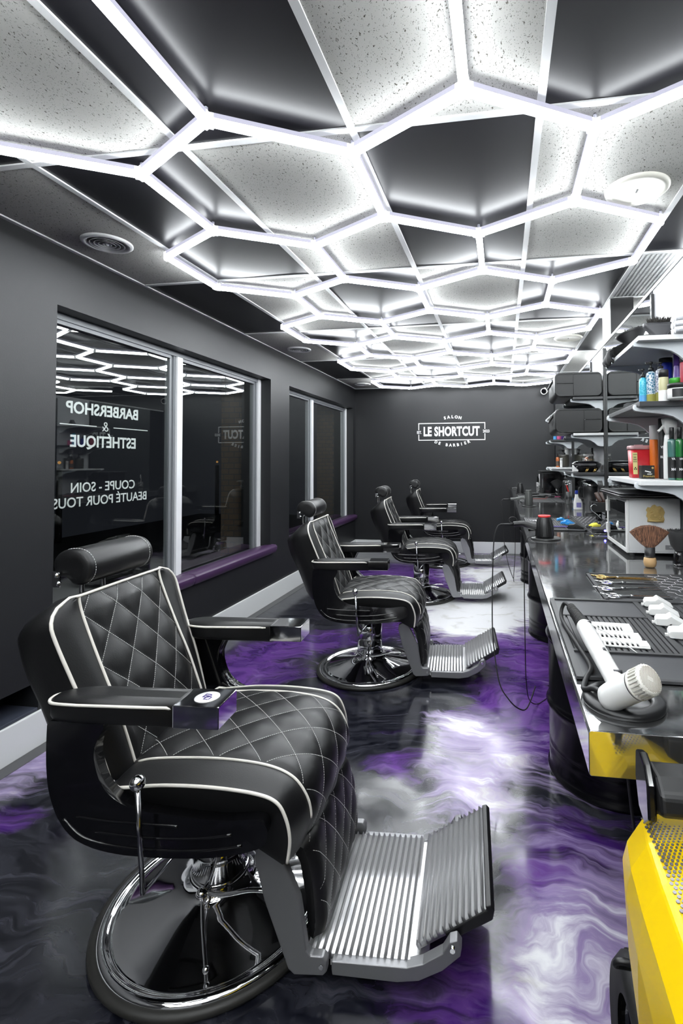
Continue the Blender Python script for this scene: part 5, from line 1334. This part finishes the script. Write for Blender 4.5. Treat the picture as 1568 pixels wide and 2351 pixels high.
for (dx, mm, lb) in ((.012, brown_pl, 'brown paddle brush leaning out of the black caddy'), (.042, brown_pl, 'second brown brush leaning out of the black caddy, nearer the mirror')):
    b = thing('hair_brush', lb, 'hair brush', (.640+dx, 3.47+dx*.4, z+.068))
    MB().tube([(0, 0, 0), (-.016, 0, .05), (-.040, 0, .115)], [.006, .010, .013], 10).build('handle', mm, b)
b = thing('cape_stand', 'tall black curved cape clip standing in the caddy', 'clip', (.690, 3.54, z+.068))
MB().loft([[Vector((x-.04*zz*6, y, zz)) for x, y in rrect(-.02*(1-zz*2), .02, -.008, .008, .004)] for zz in (0, .05, .10, .15, .19)]).build('clip', satin_black, b)
b = thing('wire_brush', 'wire handled brush hooked over the caddy rim', 'brush', (.560, 3.36, z+.004))
MB().tube(spline([(.04, .02, .10), (.02, .01, .11), (.0, .0, .095), (.005, -.005, .07), (.03, -.01, .05), (.06, -.01, .02)]), .0022, 6).build('wire', chrome, b)
# ---------------------------------------------------------------- third station
t = thing('station_mat', 'dark rubber tool mat of the farthest station', 'rubber mat', (.170, 4.90, z))
m = MB().box(0, .42, 0, 1.0, 0, .003).box(0, .012, 0, 1.0, 0, .007).box(.33, .342, 0, 1.0, 0, .007)
for k in range(22): m.box(.02+.0135*k, .026+.0135*k, .1, .9, 0, .005)
m.build('mat', rubber_mat, t)
FRI = thing('tool_cabinet', 'black box cabinet at the far end of the worktop', 'cabinet', (.600, 6.10, z))
MB().box(-.15, .125, -.14, .14, .004, .262).build('case', satin_black, FRI, bevel=.006)
MB().box(-.17, .125, -.16, .16, .2625, .275).build('lid', matte_black, FRI, bevel=.004)
MB().box(-.13, .10, -.1425, -.1405, .02, .245).build('door', gloss_black, FRI)
MB().box(-.146, -.138, -.147, -.1425, .08, .19).build('handle', chrome_dark, FRI)
fan_brush('black fan-shaped neck brush at the farthest station', .590, 5.66, .135, .185, bristle_black, gloss_black, gloss_black)
bottle('water_sprayer', 'tall black mist spray bottle beside the black fan brush', 'spray bottle', (.640, 5.33, z), .030, .262, satin_black, matte_black, cap_h=.25, pump=True)
t = thing('tool_holder', 'black and white striped cup of tools at the far end of the worktop', 'tool cup', (.455, 6.55, z))
MB().lathe([(.030, 0), (.030, .12)], 20).build('cup', patterned('checker_cup', (.01, .01, .01), (.25, .25, .25), 60), t)
for k, (dx, dy, h) in enumerate(((-.01, 0, .19), (.012, .01, .22), (.0, -.012, .17))):
    b = thing('barber_comb', ['silver comb in the striped cup', 'white tall comb in the striped cup', 'short silver comb in the striped cup'][k], 'comb', (.455+dx, 6.55+dy, z+.004))
    MB().box(-.006, .006, -.002, .002, 0, h).build('comb', [chrome, white_plastic, chrome][k], b)
bottle('oil_vial', 'tiny clear and blue oil vial in front of the black spray bottle', 'vial', (.633, 4.76, z), .0075, .052, frost, blue_lt, shape='straight', cap_h=.3)
for (x, y, mm, l, r, lb, nm) in ((.30, 5.35, satin_black, .15, .4, 'black hair clipper on the farthest mat', 'hair_clipper'), (.40, 5.62, grey_dark_pl, .14, -.5, 'grey hair trimmer behind the black clipper on the farthest mat', 'hair_clipper'), (.46, 5.30, grey_dark_pl, .12, 1.0, 'dark trimmer at the right edge of the farthest mat', 'hair_clipper'), (.28, 5.75, matte_black, .16, .1, 'black clipper at the back of the farthest mat', 'hair_clipper')):
    t = thing(nm, lb, 'hair clipper', (x, y, z+.008), r)
    MB().tube(spline([(0, 0, .014), (l*.5, 0, .018), (l, 0, .013)]), [.013]*8+[.016]*9, 14, flat=.8).build('body', mm, t); MB().box(-.02, -.001, -.014, .014, .006, .018).build('blade', chrome_dark, t)
t = thing('razor', 'pink-handled razor beside the farthest clippers', 'razor', (.50, 5.50, z+.005)); MB().tube([(0, 0, .005), (.11, .02, .005)], .005, 8).build('handle', mat('pink_pl', (.7, .12, .3), .4), t); MB().box(-.02, 0, -.006, .006, .002, .008).build('blade', chrome, t)
t = thing('comb_strip', 'long reddish comb along the front of the farthest mat', 'comb', (.19, 5.22, z+.008)); MB().box(0, .25, 0, .012, 0, .004).build('comb', mat('rust_pl', (.35, .06, .04), .5), t)
t = thing('tool_pouch', 'red-handled scissors standing in a black cup by the mug', 'tool cup', (.600, 4.75, z))
MB().lathe([(.026, 0), (.026, .11)], 20).build('cup', satin_black, t)
MB().tube(spline([(0, 0, .10), (-.012, 0, .14), (-.02, 0, .17)]), .006, 8).build('red_grip', red_bright, t)
MB().tube([(-.02+.012*math.cos(k*PI/6), 0, .185+.014*math.sin(k*PI/6)) for k in range(12)], .003, 6, closed=True).tube([(.004+.012*math.cos(k*PI/6), 0, .195+.014*math.sin(k*PI/6)) for k in range(12)], .003, 6, closed=True).build('finger_ring', chrome, t)
# ---------------------------------------------------------------- yellow car-shaped child's barber chair
CAR = thing('car_chair', 'yellow car-shaped child barber chair with a black rear wing', "children's chair", (.42, .30, 0))
# side profile curves swept across the width: sections along y (rear towards +y), x from the left flank to the right
def sec(y, zs, w0, w1, zt):
    """left half ring then mirrored: outer flank, shoulder, deck"""
    L = [(w0, zs), (w0-.006, zs+.25*(zt-zs)), (w1-.006, zs+.6*(zt-zs)), (w1+.0, zt-.035), (w1+.022, zt), (w1+.075, zt+.006), (w1+.12, zt-.018)]
    R = [(-x, zz) for x, zz in L[::-1]]
    return [Vector((x, y, zz)) for x, zz in L]+[Vector((x, y, zz)) for x, zz in R]
body = [sec(.425, .755, -.245, -.250, .868), sec(.415, .735, -.256, -.262, .876), sec(.36, .705, -.268, -.270, .880), sec(.30, .672, -.272, -.272, .878), sec(.20, .610, -.268, -.268, .862), sec(.05, .55, -.250, -.250, .828), sec(-.15, .50, -.235, -.235, .790), sec(-.40, .50, -.230, -.225, .74), sec(-.70, .48, -.20, -.19, .66), sec(-.80, .50, -.14, -.13, .60)]
MB().loft(body, smooth=False).build('body', yellow_pl, CAR, bevel=.006, seg=3)
DZ = curve_fn([(-.10, .80), (.05, .828), (.20, .862), (.30, .878), (.36, .880), (.42, .872)])
def deck_z(y):
    lo, hi = 0.0, 1.0
    for _ in range(24):
        mid = (lo+hi)/2
        if DZ(mid).x < y: lo = mid
        else: hi = mid
    return DZ(lo).y
m = MB()
for r0 in range(52):
    for c0 in range(9):
        yy = .408-r0*.0049; xx = -.2440+c0*.0056+(.0028 if r0 % 2 else 0)+.00012*r0
        rad = .0022*(1-c0/13)*(1 if r0 > 3 else .6)
        dz = deck_z(yy); q = (xx+.248)/.053; zz = dz+.006*max(0, min(1, q))
        sl = math.atan2(deck_z(yy+.01)-deck_z(yy-.01), .02); m.lathe([(rad, -.0004), (rad, .0007)], 6, T((xx, yy, zz)) @ RX(sl) @ RY(-.11), smooth=False)
o = m.build('honeycomb_decal', mat('silver_grey_decal', (.17, .16, .17), .25, .5), CAR); o['kind'] = 'stuff'
ck = MB()
for k in range(14):
    ya, yb = .372-.05*k, .372-.05*(k+1); za, zb = deck_z(max(-.1, ya))+.009, deck_z(max(-.1, yb))+.009
    ck.add([(-.196, ya, za), (.196, ya, za), (.196, yb, zb), (-.196, yb, zb), (-.196, ya, za-.03), (.196, ya, za-.03), (.196, yb, zb-.03), (-.196, yb, zb-.03)], [(0, 1, 2, 3), (4, 7, 6, 5), (0, 4, 5, 1), (3, 2, 6, 7), (0, 3, 7, 4), (1, 5, 6, 2)])
ck.build('cockpit_panel', satin_black, CAR)
wing = MB()
M = T((0, 0, 0))
wing.prism([(.350, .915), (.356, .938), (.375, .950), (.415, .947), (.422, .930), (.402, .908), (.375, .903)], 'x', -.236, .236)
wing.build('rear_wing', satin_black, CAR, bevel=.006, seg=3)
for s in (-1, 1):
    MB().prism([(.405, .962), (.425, .955), (.428, .920), (.412, .888), (.385, .882), (.365, .900), (.370, .94), (.385, .957)], 'x', min(s*.236, s*.247), max(s*.236, s*.247)).build('wing_end_plate', gloss_black, CAR, bevel=.003, seg=3)
    MB().prism([(.36, .850), (.40, .845), (.395, .895), (.37, .897)], 'x', s*.15-.012, s*.15+.012).build('wing_strut', satin_black, CAR, bevel=.003)
def wheel(x, y, zc):
    R = .128
    w = MB().lathe([(R*.62, -.045), (R*.90, -.050), (R, -.036), (R+.002, 0), (R, .036), (R*.90, .050), (R*.62, .045)], 56, T((x, y, zc)) @ RY(PI/2), cap=False)
    for k in range(60):
        M = T((x, y, zc)) @ RX(2*PI*k/60); w.box(-.030, -.008, -.0025, .0025, R-.001, R+.002, M).box(.008, .030, -.0025, .0025, R-.001, R+.002, M)
    o = w.build('wheel', rubber_dark, CAR)
    rm = MB().lathe([(R*.62, -.030), (R*.55, -.036), (R*.50, -.020), (R*.16, -.030), (.0001, -.032)], 40, T((x, y, zc)) @ RY(PI/2), cap=False)
    for k in range(6): rm.box(-.034, -.022, -.009, .009, .02, R*.55, T((x, y, zc)) @ RX(2*PI*k/6))
    rm.build('rim', chrome_dark, o)
for x in (-.205, .205):
    wheel(x, .470, .478); wheel(x, -.48, .46)
MB().tube(spline([(-.16, .41, .650), (-.22, .44, .652), (-.262, .445, .655), (-.272, .45, .646), (-.262, .46, .636), (-.22, .465, .630)]), .0045, 10).build('bumper_loop', satin_black, CAR)
MB().box(-.18, .18, -.10, .18, .70, .78).box(-.18, .18, .12, .20, .78, .86).build('seat', leather_soft, CAR, bevel=.02, seg=3)
MB().lathe([(.28, 0), (.30, .01), (.29, .03), (.10, .06), (.05, .08)], 48, T((0, -.1, 0))).lathe([(.045, .08), (.045, .50)], 32, T((0, -.1, 0))).build('pedestal', chrome, CAR)
MB().cyl((-.18, .470, .478), (.18, .470, .478), .014, n=14).build('axle', chrome_dark, CAR)
MB().box(-.16, .16, -.55, .44, .46, .56).box(-.16, .16, .20, .40, .56, .80).build('chassis', matte_black, CAR, bevel=.01)

t = thing('power_cable', 'black power cable hanging down beside the nearest drum', 'cable', (.38, 1.72, 0))
MB().tube(spline([(.0, .0, .875), (.002, .0, .70), (.0, .0, .50), (.01, .0, .30), (.04, .0, .08), (.10, .02, .012), (.22, .06, .008)]), .005, 8).build('cable', rubber_dark, t)
